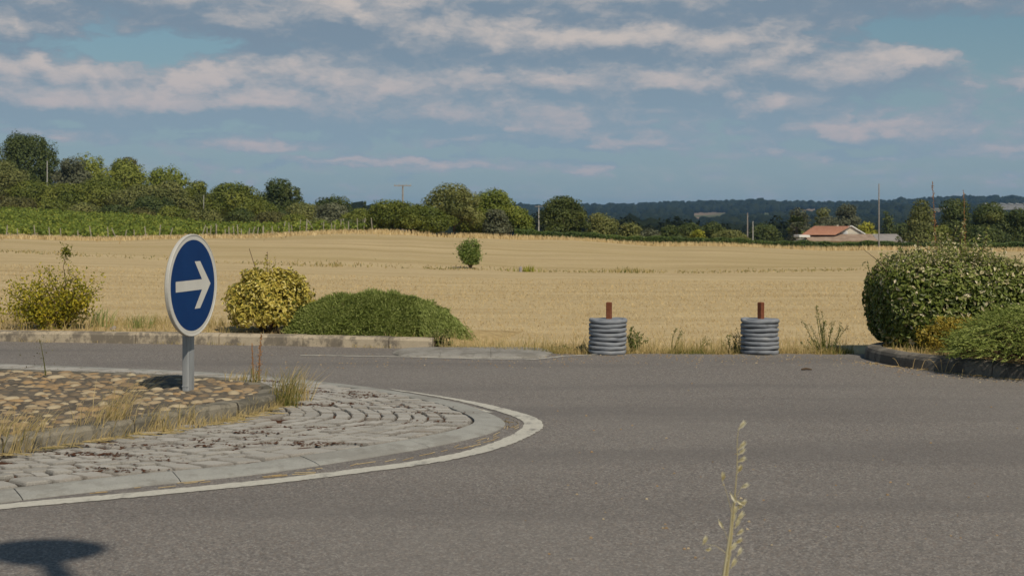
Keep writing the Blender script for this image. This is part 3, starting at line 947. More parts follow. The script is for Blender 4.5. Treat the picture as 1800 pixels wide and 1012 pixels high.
# loose shoots on top
for _ in range(26):
    a = rng.uniform(0, 6.28); r_ = rng.uniform(0, .33); h0 = .60; h1 = h0 + rng.uniform(.08, .22) * (1.5 if r_ < .15 else 1)
    k = 10; zz_ = np.linspace(h0, h1, k); lx = rng.normal(0, .05)
    Pq = np.stack([math.cos(a) * r_ + lx * (zz_ - h0) * 3, math.sin(a) * r_ * np.ones(k), zz_], 1) + rng.normal(0, .010, (k, 3))
    Nq = sphere_dirs(k); mb.leaves(Pq, Nq, .045, .02, np.clip(rng.normal(.6, .2, k), 0, 1))
mb.build('foliage', M['varieg'], t)
mb = MB(); stems(mb, 40, (.36, .34), .62); mb.build('stem', M['twig'], t)
for (dx, h_, lx) in ((-.19, 1.02, -.10), (.0, .98, .02)):
    pass
mb = MB()
mb.tube([(-.12, 0, .5), (-.17, 0, .78), (-.24, .0, 1.0)], [.006, .005, .003], 5); mb.tube([(-.02, 0, .5), (-.025, 0, .8), (-.02, 0, .96)], [.004, .004, .002], 5)
P = np.array([(-.02 + rng.normal(0, .01), 0, z) for z in np.linspace(.7, .95, 9)]); mb.leaves(P, sphere_dirs(9), .02, .012, .5)
mb.build('dead_shoot', M['twig'], t)

# green spreading mound
b = gp(655, 603, .09)
MBASE = np.array([at(654, 14.86), 14.86, .07])
t = thing('mound_shrub', 'low spreading green mound of fine needle foliage spilling over the kerb', 'shrub', MBASE)


def mound(mb, n, rx, ry, rz, length, width, seed_droop=.35, top=.5, skew=0.0):
    d = sphere_dirs(n); d[:, 2] = np.abs(d[:, 2])
    lump = 1 + .03 * np.sin(d[:, 0] * 9 + d[:, 1] * 5) + .03 * np.sin(d[:, 0] * 21 - d[:, 2] * 17) + .025 * np.sin(d[:, 1] * 33 + d[:, 0] * 27)
    fr = rng.uniform(.62, 1.0, n) ** .6
    P = d * np.array([rx, ry, rz]) * (lump * fr)[:, None]
    yk = np.interp(P[:, 0] + MBASE[0], kl[:, 0], kl[:, 1]) + .12 - MBASE[1]
    P = np.where(((P[:, 1] < yk) & (P[:, 0] < .74))[:, None], P * 0 + np.c_[P[:, 0], np.maximum(P[:, 1], yk), np.maximum(P[:, 2], .06)], P)
    hr = np.hypot(d[:, 0], d[:, 1])
    T = np.stack([d[:, 0], d[:, 1], .55 * (1 - hr) + .75 - 1.15 * hr ** 2 * seed_droop * 2], 1) + rng.normal(0, .33, (n, 3))
    T /= np.linalg.norm(T, axis=1)[:, None]
    Nn_ = d + rng.normal(0, .6, d.shape); Nn_ -= (Nn_ * T).sum(1)[:, None] * T; Nn_ /= np.linalg.norm(Nn_, axis=1)[:, None] + 1e-9
    cl = .5 + .22 * np.sin(d[:, 0] * 13 + 1) * np.sin(d[:, 1] * 11) + rng.normal(0, .17, n)
    mb.leaves_dir(P, Nn_, T, rng.uniform(.6, 1.25, n) * length, width, np.clip(cl, 0, 1), .15)
    return P, T


mb = MB()
P, T = mound(mb, 32000, 1.03, .62, .51, .075, .012)
# drooping sprays over the right end
for _ in range(3200):
    x0 = rng.uniform(-.95, 1.04)
    th2 = rng.uniform(.05, 1.35); rx2 = math.sqrt(max(.02, 1 - (x0 / 1.08) ** 2))
    zt = .515 * rx2 * math.sin(th2); y0 = -(.60 if x0 < .6 else .78) * rx2 * math.cos(th2)
    L = rng.uniform(.10, .2) + (x0 > .58) * rng.uniform(0, .16); k = 11
    q = np.linspace(0, 1, k)
    dirx = x0 * .5 + rng.uniform(-.1, .45)
    Pq = np.stack([x0 + q * L * dirx, y0 - q * L * .25, zt - .02 + (q * .5 * max(0, math.sin(th2) - .3) - q ** 1.5 * (1.0 - .75 * math.sin(th2) * (x0 < .6))) * L], 1) + rng.normal(0, .006, (k, 3))
    Pq = Pq[(Pq[:, 2] > -.06) & ((Pq[:, 0] > .76) | (Pq[:, 1] > -.02 + np.interp(Pq[:, 0] + MBASE[0], kl[:, 0], kl[:, 1]) + .06 - MBASE[1]))]
    if len(Pq) < 3: continue
    Tq = np.tile(np.array([[dirx, -.4, .5 - 1.3 * (x0 > .5)]]), (len(Pq), 1)) + rng.normal(0, .45, (len(Pq), 3)); Tq /= np.linalg.norm(Tq, axis=1)[:, None]
    Nq = np.cross(Tq, sphere_dirs(len(Pq))); Nq /= np.linalg.norm(Nq, axis=1)[:, None] + 1e-9
    mb.leaves_dir(Pq, Nq, Tq, rng.uniform(.035, .06, len(Pq)), .011, np.clip(rng.normal(.55, .2, len(Pq)), 0, 1), .15)
mb.build('foliage', M['mound'], t)
mb = MB(); stems(mb, 70, (.78, .5), .48, .009); mb.build('stem', M['twig'], t)

# small weed at the kerb's end
b = gp(775, 611, .0)
t = thing('weed', 'small reddish green weed growing at the end of the far kerb', 'weed', b)
mb = MB(); P, N = dome_points(420, .16, .10, .15, .06, 2, .2, .2); P = P[P[:, 2] > 0]; n = len(P)
mb.leaves(P, sphere_dirs(n), .035, .014, np.clip(rng.normal(.55, .25, n), 0, 1)); mb.build('foliage', M['weed'], t)
mb = MB(); stems(mb, 12, (.12, .08), .18, .004); mb.build('stem', M['twig'], t)

# straggly yellow-green shrub at the left
b = gp(88, 583, .1)
t = thing('straggly_shrub', 'straggly yellow-green shrub with one tall shoot, left of the round sign', 'shrub', b + np.array([-.06, .40, 0]))
mbL, mbS = MB(), MB()
kk = 151.0


def branch(p0, p1, n_leaf, spread, lsz, r0=.007, tint=.55):
    p0, p1 = np.asarray(p0, float), np.asarray(p1, float)
    q = np.linspace(0, 1, 5)[:, None]
    pts = p0 + (p1 - p0) * q; pts[1:4] += rng.normal(0, .025, (3, 3)); pts[:, 2] += .06 * np.sin(q[:, 0] * 3.14)
    mbS.tube(pts, np.linspace(r0, r0 * .3, 5), 5)
    tt = rng.uniform(.2, 1.02, n_leaf)
    P = np.stack([np.interp(tt, q[:, 0], pts[:, k]) for k in range(3)], 1) + rng.normal(0, spread, (n_leaf, 3))
    P[:, 2] = np.maximum(P[:, 2], .02)
    mbL.leaves(P, sphere_dirs(n_leaf), rng.uniform(.7, 1.3, n_leaf) * lsz, lsz * .55, np.clip(rng.normal(tint, .22, n_leaf), 0, 1))


for _ in range(34):
    a = rng.uniform(0, 6.28); rr0 = rng.uniform(.15, .72)
    e = (math.cos(a) * rr0 * 1.2 - .06, math.sin(a) * rr0 * .6, rng.uniform(.15, .74) * (1.1 - rr0 * .6) + .05)
    branch((rng.normal(0, .05), rng.normal(0, .05), 0), e, 150, .06, .042, tint=.5)
for e, n_, s_l in (((.11, 0, .97), 60, .05), ((.13, 0, .78), 90, .05), ((-.1, 0, .75), 45, .05), ((-.28, .1, .68), 45, .06), ((.28, 0, .68), 40, .05), ((.3, -.1, .55), 60, .06), ((-.55, 0, .42), 80, .06), ((.55, .05, .50), 28, .04), ((.47, 0, .44), 40, .06), ((-.62, .1, .52), 34, .05), ((.02, 0, .62), 120, .07), ((-.45, -.1, .3), 80, .06)):
    branch((0, 0, .05), e, n_, s_l, .034, .008, .48)
P = rng.normal(0, 1, (150, 3)) * np.array([.035, .03, .05]) + np.array([.11, 0, .94]); mbL.leaves(P, sphere_dirs(150), .05, .014, np.clip(rng.normal(.12, .1, 150), 0, 1))
mbL.build('foliage', M['straggle'], t); mbS.build('stem', M['twig'], t)

# iris clumps and grass in the left bed
for u, v, n_, h_, lab, tn in ((160, 577, 34, .24, 'clump of pale green sword-shaped iris leaves behind the far kerb', .45), (236, 580, 60, .19, 'tuft of thin yellow-green blades behind the far kerb, right of the iris clump', .25)):
    b = gp(u, v, .10) + np.array([0, .25, 0])
    mb = MB(); P = np.stack([rng.normal(0, .09, n_), rng.normal(0, .06, n_), np.zeros(n_)], 1)
    lean = np.stack([rng.normal(.04, .10, n_), rng.normal(0, .05, n_)], 1)
    mb.blades(P, rng.uniform(.6, 1.1, n_) * h_, .022 if n_ < 50 else .010, lean, np.clip(rng.normal(tn, .2, n_), 0, 1))
    tag(mb.build('iris_plant' if n_ < 50 else 'grass_tuft', M['iris'], loc=b), lab, 'plant' if n_ < 50 else 'grass tuft')
b = gp(197, 579, .10) + np.array([0, .08, 0])
P = sphere_dirs(40); mb = MB()
ico = [(0, 0, 1)] + [(math.cos(a) * .9, math.sin(a) * .9, .45) for a in np.arange(7) * .9] + [(math.cos(a) * 1.05, math.sin(a) * 1.05, -.2) for a in np.arange(7) * .9]
V = np.array(ico) * np.array([.05, .035, .045]) * rng.uniform(.85, 1.15, (15, 1))
mb.add(V, [(0, 1 + i, 1 + (i + 1) % 7) for i in range(7)] + [(1 + i, 8 + i, 8 + (i + 1) % 7, 1 + (i + 1) % 7) for i in range(7)])
tag(mb.build('stone', M['stone'], loc=b), 'small mauve-grey stone lying behind the far kerb', 'stone')

# big clipped shrub on the right
b = np.array([4.66, 13.38, .10])
t = thing('clipped_shrub', 'big clipped evergreen shrub with glossy leaves and silvery top shoots', 'shrub', b)
mb = MB()
P, N = dome_points(26000, .80, .66, .50, .45, 4.0, .04, .74, low=-.9)
# undercut at the foot, on the road side
ok = (P[:, 2] > .0) & ~((P[:, 2] < .16) & (P[:, 1] < -.1) & (P[:, 0] > -.40) & (P[:, 0] < .1) & (rng.uniform(0, 1, len(P)) < .9))
P, N = P[ok], N[ok]; n = len(P)
N2 = N + rng.normal(0, .5, N.shape) + np.array([0, 0, .2]); N2 /= np.linalg.norm(N2, axis=1)[:, None]
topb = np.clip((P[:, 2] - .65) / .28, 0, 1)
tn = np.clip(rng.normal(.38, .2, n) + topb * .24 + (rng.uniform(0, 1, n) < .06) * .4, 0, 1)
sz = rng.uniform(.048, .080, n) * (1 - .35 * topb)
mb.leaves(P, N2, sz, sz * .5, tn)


def shoot(mb, x, y, z0, z1, lx, n_, lsz, tmean):
    q = np.linspace(0, 1, n_)
    P = np.stack([x + lx * q, y + 0 * q, z0 + (z1 - z0) * q], 1) + rng.normal(0, .014, (n_, 3))
    T = np.tile(np.array([[lx * .5, 0, 1.0]]), (n_, 1)) * .6 + sphere_dirs(n_); T /= np.linalg.norm(T, axis=1)[:, None]
    N_ = np.cross(T, sphere_dirs(n_)); N_ /= np.linalg.norm(N_, axis=1)[:, None] + 1e-9
    mb.leaves_dir(P, N_, T, lsz * rng.uniform(.7, 1.2, n_), lsz * .42, np.clip(rng.normal(tmean, .13, n_), 0, 1))
    return P


mbS = MB(); stems(mbS, 60, (.6, .5), .80, .012)
for _ in range(230):
    x, y = rng.uniform(-.72, .72), rng.uniform(-.55, .5)
    hgt = rng.uniform(.03, .12) + .20 * math.exp(-((x - .10) / .22) ** 2) * rng.uniform(.2, 1)
    z0 = .92 - .14 * (abs(x) / .72) ** 3
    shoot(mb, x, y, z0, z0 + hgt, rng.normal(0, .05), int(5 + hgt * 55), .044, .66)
for x, z1, lx in ((-.14, 1.26, -.02), (.06, 1.30, .05), (.10, 1.38, .05), (.0, 1.20, -.05), (.28, 1.27, .12), (.18, 1.25, .02), (-.25, 1.16, -.04), (-.45, 1.06, -.05)):
    Pq = shoot(mb, x, rng.uniform(-.2, .2), .88, z1, lx, 30, .05, .7); mbS.tube(Pq[::6], .004, 4)
mb.build('foliage', M['eleag'], t)
for (x0, z0, x1, z1) in ((-.68, .75, -.95, 1.02), (-.66, .7, -.86, .83), (.60, .80, .84, 1.06), (.66, .75, .80, .90)):
    mbS.tube([(x0, -.2, z0), ((x0 + x1) / 2, -.2, (z0 + z1) / 2 + .03), (x1, -.2, z1)], [.005, .004, .002], 4)
mbS.build('stem', M['twig'], t)


# tall rusty seed stalks rising behind the clipped shrub
def seed_stalk(u0, v0, u1, v1, d, lab, zb, name='dock_stalk', mat='dock', n_=110, sp=.014, group=None, start=.35, lsz=.022):
    x0, x1 = at(u0, d), at(u1, d); z1 = zat(v1, d)
    b = np.array([x0, d, zb]); L = z1 - zb
    t = thing(name, lab, 'weed', b, group)
    mb = MB(); q = np.linspace(0, 1, 7)
    pts = np.stack([(x1 - x0) * q ** 1.3, 0 * q, L * q], 1)
    mb.tube(pts, np.linspace(.006, .002, 7), 5, .4); mb.build('stem', M[mat], t)
    mb = MB(); tt = start + (1 - start) * rng.uniform(0, 1, n_)
    P = np.stack([np.interp(tt, q, pts[:, k]) for k in range(3)], 1) + rng.normal(0, sp, (n_, 3)) * (1.2 - tt)[:, None] * 1.5
    mb.leaves(P, sphere_dirs(n_), lsz * rng.uniform(.6, 1.2, n_), lsz * .6, np.clip(rng.normal(.5, .25, n_), 0, 1)); mb.build('seed_head', M[mat], t)
    return t


seed_stalk(1652, 500, 1639, 320, 14.6, 'tall rusty seed stalk behind the clipped shrub, the taller of the two', -.05, n_=170, sp=.015, start=.45)
seed_stalk(1700, 500, 1694, 335, 14.5, 'rusty seed stalk standing close beside the silvery shoots of the clipped shrub', -.05, n_=130, sp=.012, start=.45)

# golden low shrub and juniper on the right bed
b = np.array([4.50, 12.62, .12])
t = thing('golden_shrub', 'low golden-yellow bushy plant at the foot of the clipped shrub', 'shrub', b)
mb = MB(); P, N = dome_points(5000, .42, .30, .22, .12, 2, .22, .4); P = P[P[:, 2] > .01]; n = len(P)
mb.leaves(P, sphere_dirs(n), .028, .012, np.clip(rng.normal(.5, .25, n), 0, 1)); mb.build('foliage', M['heather'], t)
mb = MB(); stems(mb, 40, (.3, .2), .28, .004); mb.build('stem', M['twig'], t)

b = np.array([4.98, 11.75, .12])
t = thing('juniper_shrub', 'spreading green juniper with spiky sprays leaning over the kerb', 'shrub', b)
mb = MB(); mbS = MB()
for _ in range(1500):
    a = rng.uniform(0, 6.28); r1 = math.sqrt(rng.uniform(.02, 1)); rx_, ry_ = 1.02, .78
    base = np.array([math.cos(a) * r1 * rx_ * .75, math.sin(a) * r1 * ry_ * .75, .06 + (.46 * math.sqrt(max(0, 1 - r1 ** 2 * .9)) * rng.uniform(.4, 1.0))])
    base[2] += .10 * np.clip(base[0] / 1.0, -.6, 1)
    dr = np.array([math.cos(a) + rng.normal(-.15, .3), math.sin(a) * .8 + rng.normal(0, .3), rng.uniform(.0, .75) - .30 * r1]); dr /= np.linalg.norm(dr)
    L = rng.uniform(.14, .27); k = 26
    q = rng.uniform(0, 1, k)
    P = base + dr * (q * L)[:, None] + np.array([0, 0, -1.0]) * (q ** 2 * L * .10)[:, None] + rng.normal(0, .008, (k, 3)) * (1.1 - q)[:, None]
    T = dr + rng.normal(0, .38, (k, 3)); T /= np.linalg.norm(T, axis=1)[:, None]
    Nq = np.cross(T, sphere_dirs(k)); Nq /= np.linalg.norm(Nq, axis=1)[:, None] + 1e-9
    ok = P[:, 2] > -.02
    mb.leaves_dir(P[ok], Nq[ok], T[ok], rng.uniform(.028, .052, ok.sum()), .0085, np.clip(rng.normal(.5, .2) + rng.normal(0, .1, ok.sum()), 0, 1), .15)
    if rng.random() < .15: mbS.tube([base * np.array([.4, .4, .3]), base, base + dr * L * .5], [.007, .005, .002], 4)
mb.build('foliage', M['juniper'], t); mbS.build('stem', M['twig'], t)

# dry grass on the right bed and dead stalks against the right kerb
mb = MB(); n = 5500
P = np.stack([rng.uniform(3.62, 5.9, n), rng.uniform(11.9, 14.2, n), np.full(n, .11)], 1)
poly3 = np.concatenate([krs + normals2(krs) * .19, [[16, 15.5], [4.6, 15.5]]])
ok = inside(P[:, :2], poly3); P = P[ok]; n = len(P)
mb.blades(P, rng.uniform(.03, .10, n), .006, rng.normal(0, .03, (n, 2)), np.clip(rng.normal(.55, .25, n), 0, 1))
tag(mb.build('bed_grass', M['edge_grass']), 'short dry grass covering the soil under the clipped shrub', 'grass', kind='stuff')
mb = MB()
for u, v, dx, h_ in ((1580, 645, -.07, .09), (1603, 648, .03, .10), (1618, 650, .05, .10), (1650, 653, -.11, .12), (1655, 654, -.02, .13), (1660, 654, .06, .13), (1668, 655, .09, .11), (1690, 660, .01, .07), (1585, 646, -.10, .02), (1610, 650, .12, .015)):
    p = gp(u, v + .5); q = np.linspace(0, 1, 5)
    mb.tube(np.stack([p[0] + dx * q, p[1] - .02 + 0 * q, .003 + h_ * np.sin(q * 1.7)], 1), np.linspace(.0035, .0015, 5), 4, .55)
for _ in range(60):
    u = rng.uniform(1525, 1800); p = gp(u, 638 + (u - 1525) * .109 + rng.uniform(.2, 2))
    a = rng.uniform(0, 6.28); L = rng.uniform(.03, .09)
    mb.tube([p + (0, 0, .004), p + np.array([math.cos(a) * L, math.sin(a) * L, .008])], .003, 3, rng.uniform(.2, 1))
tag(mb.build('dead_grass', M['straw']), 'bleached dead stalks lying along the foot of the right kerb', 'dead grass', kind='stuff')

# ------------------------------------------------------------------ grass: stubble, field edge, fringes
mb = MB(); n = 60000
d = 13.6 + 26 * rng.uniform(0, 1, n) ** 1.7
u = rng.uniform(-60, 1860, n)
X_ = at(u, d); Zt = terrain(X_, d)
P = np.stack([X_, d, Zt - .005], 1)
ok = ~((d < 17.2) & (X_ < -.7)) & ~((X_ > 3.5) & (d < 14.4))
P = P[ok]; n = len(P)
row = .70 + .05 * np.sin(P[:, 1] * 5.3 + np.sin(P[:, 0] * .4) * .6) + rng.normal(0, .17, n)
mb.blades(P, rng.uniform(.015, .05, n), .010 * np.clip(P[:, 1] / 20, .6, 2), rng.normal(0, .035, (n, 2)), np.clip(row, 0, 1))
tag(mb.build('stubble', M['straw']), 'pale cut straw stubble covering the near half of the field', 'stubble', kind='stuff')

mb = MB(); n = 9000            # fringe where the asphalt ends
x = rng.uniform(-.8, 3.7, n); dd = 13.40 + rng.exponential(.28, n) + .25 * np.clip(.6 - x, 0, 1) ** 2
P = np.stack([x, dd + .04, np.full(n, -.035)], 1)
pch = .5 + .5 * np.sin(x * 2.1 + 1) * np.sin(x * 5.7)
gr = np.clip(.85 - .55 * np.exp(-(dd - 13.4) / .22) * pch + rng.normal(0, .14, n), 0, 1)
tall = rng.uniform(.03, .11, n) + (rng.uniform(0, 1, n) < .10) * rng.uniform(.05, .16, n)
mb.blades(P, tall, .007, rng.normal(0, .04, (n, 2)), gr)
tag(mb.build('field_edge_grass', M['edge_grass']), 'green and straw-coloured grass fringe where the asphalt meets the field', 'grass', kind='stuff')

mb = MB(); n = 7000            # dry grass of the left bed
sgl = rng.uniform(0, 1, n); pl = np.array(kl); L_ = resample(pl, .02)
i = (sgl * (len(L_) - 1)).astype(int); nn = normals2(L_)[i]; o_ = rng.uniform(.17, 2.4, n) ** 1.0
P = np.c_[L_[i] + nn * o_[:, None], np.interp(o_, [.15, .5, 1.2, 2.0, 2.8], [.085, .10, .10, .04, -.16]) - .01]
uu = 900 + F * P[:, 0] / P[:, 1]
hgt = np.where(uu < 400, rng.uniform(.05, .19, n), rng.uniform(.03, .10, n))
mb.blades(P, hgt, .007, rng.normal(0, .05, (n, 2)), np.clip(rng.normal(.75, .18, n), 0, 1))
tag(mb.build('bed_grass', M['edge_grass']), 'dry straw-coloured grass filling the bed behind the far kerb', 'grass', kind='stuff')

# dry fringe at the far end of the field, in front of vineyard and hedge
def far_edge(u):
    return np.interp(u, [-300, 0, 200, 400, 600, 700, 800, 950, 1200, 1500, 1800, 2100], [100, 100, 101, 103, 106, 110, 115, 120, 124, 127, 129, 130])


mb = MB(); n = 14000
u = rng.uniform(-40, 1850, n); d = far_edge(u) - rng.exponential(1.6, n) + .6
X_ = at(u, d); P = np.stack([X_, d, terrain(X_, d)], 1)
mb.blades(P, rng.uniform(.15, .55, n) * np.where(u > 650, 1, .75), .10, rng.normal(0, .12, (n, 2)), np.clip(rng.normal(.78, .15, n), 0, 1))
tag(mb.build('field_end_grass', M['straw']), 'uncut bleached grass along the far end of the field', 'grass', kind='stuff')
mb = MB(); n = 9000            # unmown strip between the two halves of the field
u = rng.uniform(-40, 1850, n)
d0 = np.interp(u, [-40, 0, 400, 800, 1200, 1850], [52, 51.5, 50, 50, 50.5, 51])
dens = .35 + .65 * (np.sin(u * .021) * np.sin(u * .0063 + 1) > -.1) + np.exp(-((u - 1105) / 45) ** 2)
ok = rng.uniform(0, 3.2, n) < dens; u, d0 = u[ok], d0[ok]; n = len(u)
d = d0 + np.abs(rng.normal(0, 1.8, n)); X_ = at(u, d)
P = np.stack([X_, d, terrain(X_, d)], 1)
hh = rng.uniform(.03, .10, n) + .20 * np.exp(-((u - 1105) / 40) ** 2) * rng.uniform(.3, 1, n) + .08 * np.exp(-((u - 600) / 60) ** 2)
mb.blades(P, hh, .04, rng.normal(0, .06, (n, 2)), np.clip(rng.normal(.60, .2, n), 0, 1))
tag(mb.build('unmown_strip', M['edge_grass']), 'thin greenish unmown strip crossing the field beside the sapling', 'grass', kind='stuff')

# weeds by the bollards
def weed(u, v, hpx, wpx, lab, n_st, n_l, lsz, mat, name='weed', lean=(0, .25), leafy=True, z=-.03, seed=0.0):
    b = gp(u, v, 0) + np.array([0, .07, z]); s0 = F / b[1]
    t = thing(name, lab, 'weed', b)
    mb, ms = MB(), MB()
    h_, w_ = hpx / s0, wpx / s0
    for k in range(n_st):
        a = (k + .5) / n_st * 2 - 1 + rng.normal(0, .12)
        hh = h_ * rng.uniform(.55, 1.05) * (1 - .25 * abs(a)); e = np.array([a * w_ * .5 + lean[0] * hh, rng.normal(0, .05), hh])
        q = np.linspace(0, 1, 6); st = np.array([a * w_ * .12, rng.normal(0, .02), 0])
        pts = st + (e - st) * q[:, None]; pts[:, 0] += np.sin(q * 3.1) * rng.normal(0, .02); pts[:, 2] += np.sin(q * 3.1) * .02 * lean[1] * 4
        ms.tube(pts, np.linspace(.004, .0018, 6), 4, .5)
        tt = rng.uniform(seed, 1, n_l)
        P = np.stack([np.interp(tt, q, pts[:, j]) for j in range(3)], 1) + rng.normal(0, .012, (n_l, 3))
        mb.leaves(P, sphere_dirs(n_l), lsz * rng.uniform(.6, 1.3, n_l), lsz * .4, np.clip(rng.normal(.45, .25, n_l), 0, 1))
    mb.build('foliage', M[mat], t); ms.build('stem', M['weed'], t)
    return t


weed(1118, 619, 48, 40, 'bushy green weed growing right beside the leaning bollard', 12, 40, .035, 'weed')
weed(1182, 619, 62, 20, 'thin arching dry weed stalks between the two ribbed bollards', 3, 26, .022, 'leaf_olive', lean=(.32, .5), seed=.5)
weed(1232, 617, 36, 22, 'wispy slanting seed stalks left of the second bollard', 3, 20, .02, 'leaf_olive', lean=(.75, .3), seed=.5)
weed(1290, 619, 40, 48, 'low green weed with one upright stalk touching the second bollard', 8, 22, .032, 'weed')
weed(1297, 619, 76, 10, 'single upright dark seed stalk by the second bollard', 1, 40, .02, 'leaf_olive', seed=.3)
weed(1455, 619, 100, 84, 'tall many-stemmed weed with seed spikes between bollard and clipped shrub', 13, 46, .022, 'leaf_olive', seed=.35)
weed(1440, 619, 30, 60, 'low leafy growth at the foot of the tall many-stemmed weed', 9, 20, .03, 'weed')
weed(1003, 617, 14, 60, 'low grassy green patch left of the leaning bollard', 16, 14, .03, 'weed')

# ------------------------------------------------------------------ tufts and stalks on the island
def tuft(u, v, z, n_, h_, spread, lean, lab, tm, w_=.0055, group=None):
    b = gp(u, v, z)
    mb = MB(); P = np.stack([rng.normal(0, spread, n_), rng.normal(0, spread * .5, n_), np.zeros(n_)], 1)
    hh = h_ * rng.uniform(.35, 1.25, n_)
    ln = np.stack([rng.normal(lean, .32, n_) * hh, rng.normal(0, .2, n_) * hh], 1)
    mb.blades(P, hh, w_, ln, np.clip(rng.normal(tm, .17, n_), 0, 1))
    return tag(mb.build('grass_tuft', M['edge_grass'], loc=b), lab, 'grass tuft', group)


tuft(500, 716, .05, 190, .28, .05, .18, 'yellow-green grass tuft against the right corner of the cobbled island', .5)
tuft(520, 706, .05, 110, .26, .06, .25, 'dry feathery grass just right of the green island tuft', .85)
tuft(195, 764, .06, 130, .34, .06, .55, 'tallest bleached grass tuft leaning right against the cobbled island', .82)
tuft(150, 772, .06, 70, .30, .08, .6, 'bleached grass leaning right, left of the tallest tuft', .85)
tuft(58, 785, .06, 130, .22, .10, .5, 'spread of dry grass left of centre along the island edge', .82)
tuft(14, 795, .06, 150, .26, .09, .45, 'leftmost clump of dry grass along the island edge', .75)
tuft(262, 758, .06, 90, .17, .06, .4, 'short straw tuft under the island edge, right of the tallest tuft', .8)
tuft(325, 748, .06, 70, .15, .06, .35, 'short straw tuft below the sign post', .8)
tuft(440, 727, .06, 24, .12, .02, .1, 'tiny dry tuft at the island corner, left of the green tuft', .85)
tuft(452, 671, ZP, 60, .13, .05, .2, 'low brown-green tuft on the cobbles at the foot of the rusty stalks', .55)
tuft(412, 668, ZP, 40, .08, .06, .3, 'low dry tuft on the far rim of the cobbles', .8)
mb = MB(); q = resample(smooth_curve(np.array([gp(u, v, .06)[:2] for u, v in ((-150, 826), (0, 798), (214, 766), (368, 748), (453, 726), (487, 712))]), 2), .01)
n = 800; i = rng.integers(0, len(q), n)
P = np.c_[q[i] - normals2(q)[i] * rng.uniform(-.01, .06, n)[:, None], np.full(n, .058)]
hh = rng.uniform(.02, .10, n); mb.blades(P, hh, .005, np.stack([rng.normal(.3, .4, n) * hh, rng.normal(0, .2, n) * hh], 1), np.clip(rng.normal(.85, .15, n), 0, 1))
for _ in range(220):
    p = q[rng.integers(0, len(q))] + rng.normal(0, .05, 2) - np.array([0, .06]); a = rng.normal(0, .5); L = rng.uniform(.04, .16)
    mb.tube([(p[0], p[1], .075), (p[0] + math.cos(a) * L, p[1] + math.sin(a) * L, .072)], .0022, 3, rng.uniform(.5, 1))
tag(mb.build('dry_grass', M['edge_grass']), 'dry grass lining the foot of the cobbled island', 'grass', kind='stuff')
mb = MB(); n = 900
i = rng.integers(0, len(L_), n); nn = normals2(L_)[i]
P = np.c_[L_[i] - nn * np.abs(rng.normal(0, .03, n))[:, None], np.full(n, .001)]
pt = (np.sin(P[:, 0] * 3.1) + np.sin(P[:, 0] * 7.7 + 1) > .3); P = P[pt]; n = len(P); hh = rng.uniform(.01, .06, n)
mb.blades(P, hh, .005, rng.normal(0, .03, (n, 2)), np.clip(rng.normal(.75, .2, n), 0, 1))
tag(mb.build('kerb_grass', M['edge_grass']), 'short dead grass growing along the foot of the far kerb', 'grass', kind='stuff')
mb = MB()                    # straw caught in the gutter along the white line
for _ in range(60):
    k = rng.integers(int(len(Lc) * .25), int(len(Lc) * .9)); p = Lc[k] + normals2(Lc)[k] * rng.uniform(.17, .26)
    T2 = Lc[min(k + 3, len(Lc) - 1)] - Lc[k]; a = math.atan2(T2[1], T2[0]) + rng.normal(0, .25); L = rng.uniform(.03, .14)
    mb.tube([(p[0], p[1], .004), (p[0] + math.cos(a) * L, p[1] + math.sin(a) * L, .005)], .002, 3, rng.uniform(.2, 1))
tag(mb.build('loose_straw', M['straw']), 'loose straw lying in the gutter beside the white line', 'straw', kind='stuff')

bz = gp(445, 667, ZP)
seed_stalk(445, 667, 443, 602, bz[1], 'thin rusty stalk on the cobbles, the shorter of two beside the grass tuft', ZP, n_=90, sp=.006, start=.1, lsz=.014)
seed_stalk(455, 667, 459, 587, bz[1], 'thicker rusty stalk on the cobbles, the taller of two beside the grass tuft', ZP, n_=150, sp=.010, start=.1, lsz=.016)
bz = gp(82, 660, ZP + .02)
seed_stalk(80, 660, 70, 596, bz[1], 'faint dry weed on the cobbles left of the sign', ZP + .02, n_=40, sp=.07, start=.2, lsz=.018, mat='leaf_brown', name='dry_weed')

# wild oat by the photographer's feet
d = 4.0
b = np.array([at(1268, d), d, 0.015])
t = thing('wild_oat', 'pale dry wild oat stalk with drooping husks standing close by', 'grass', b)
mb = MB()


def op(u, v): return np.array([at(u, d) - b[0], 0, zat(v, d) - b[2]])


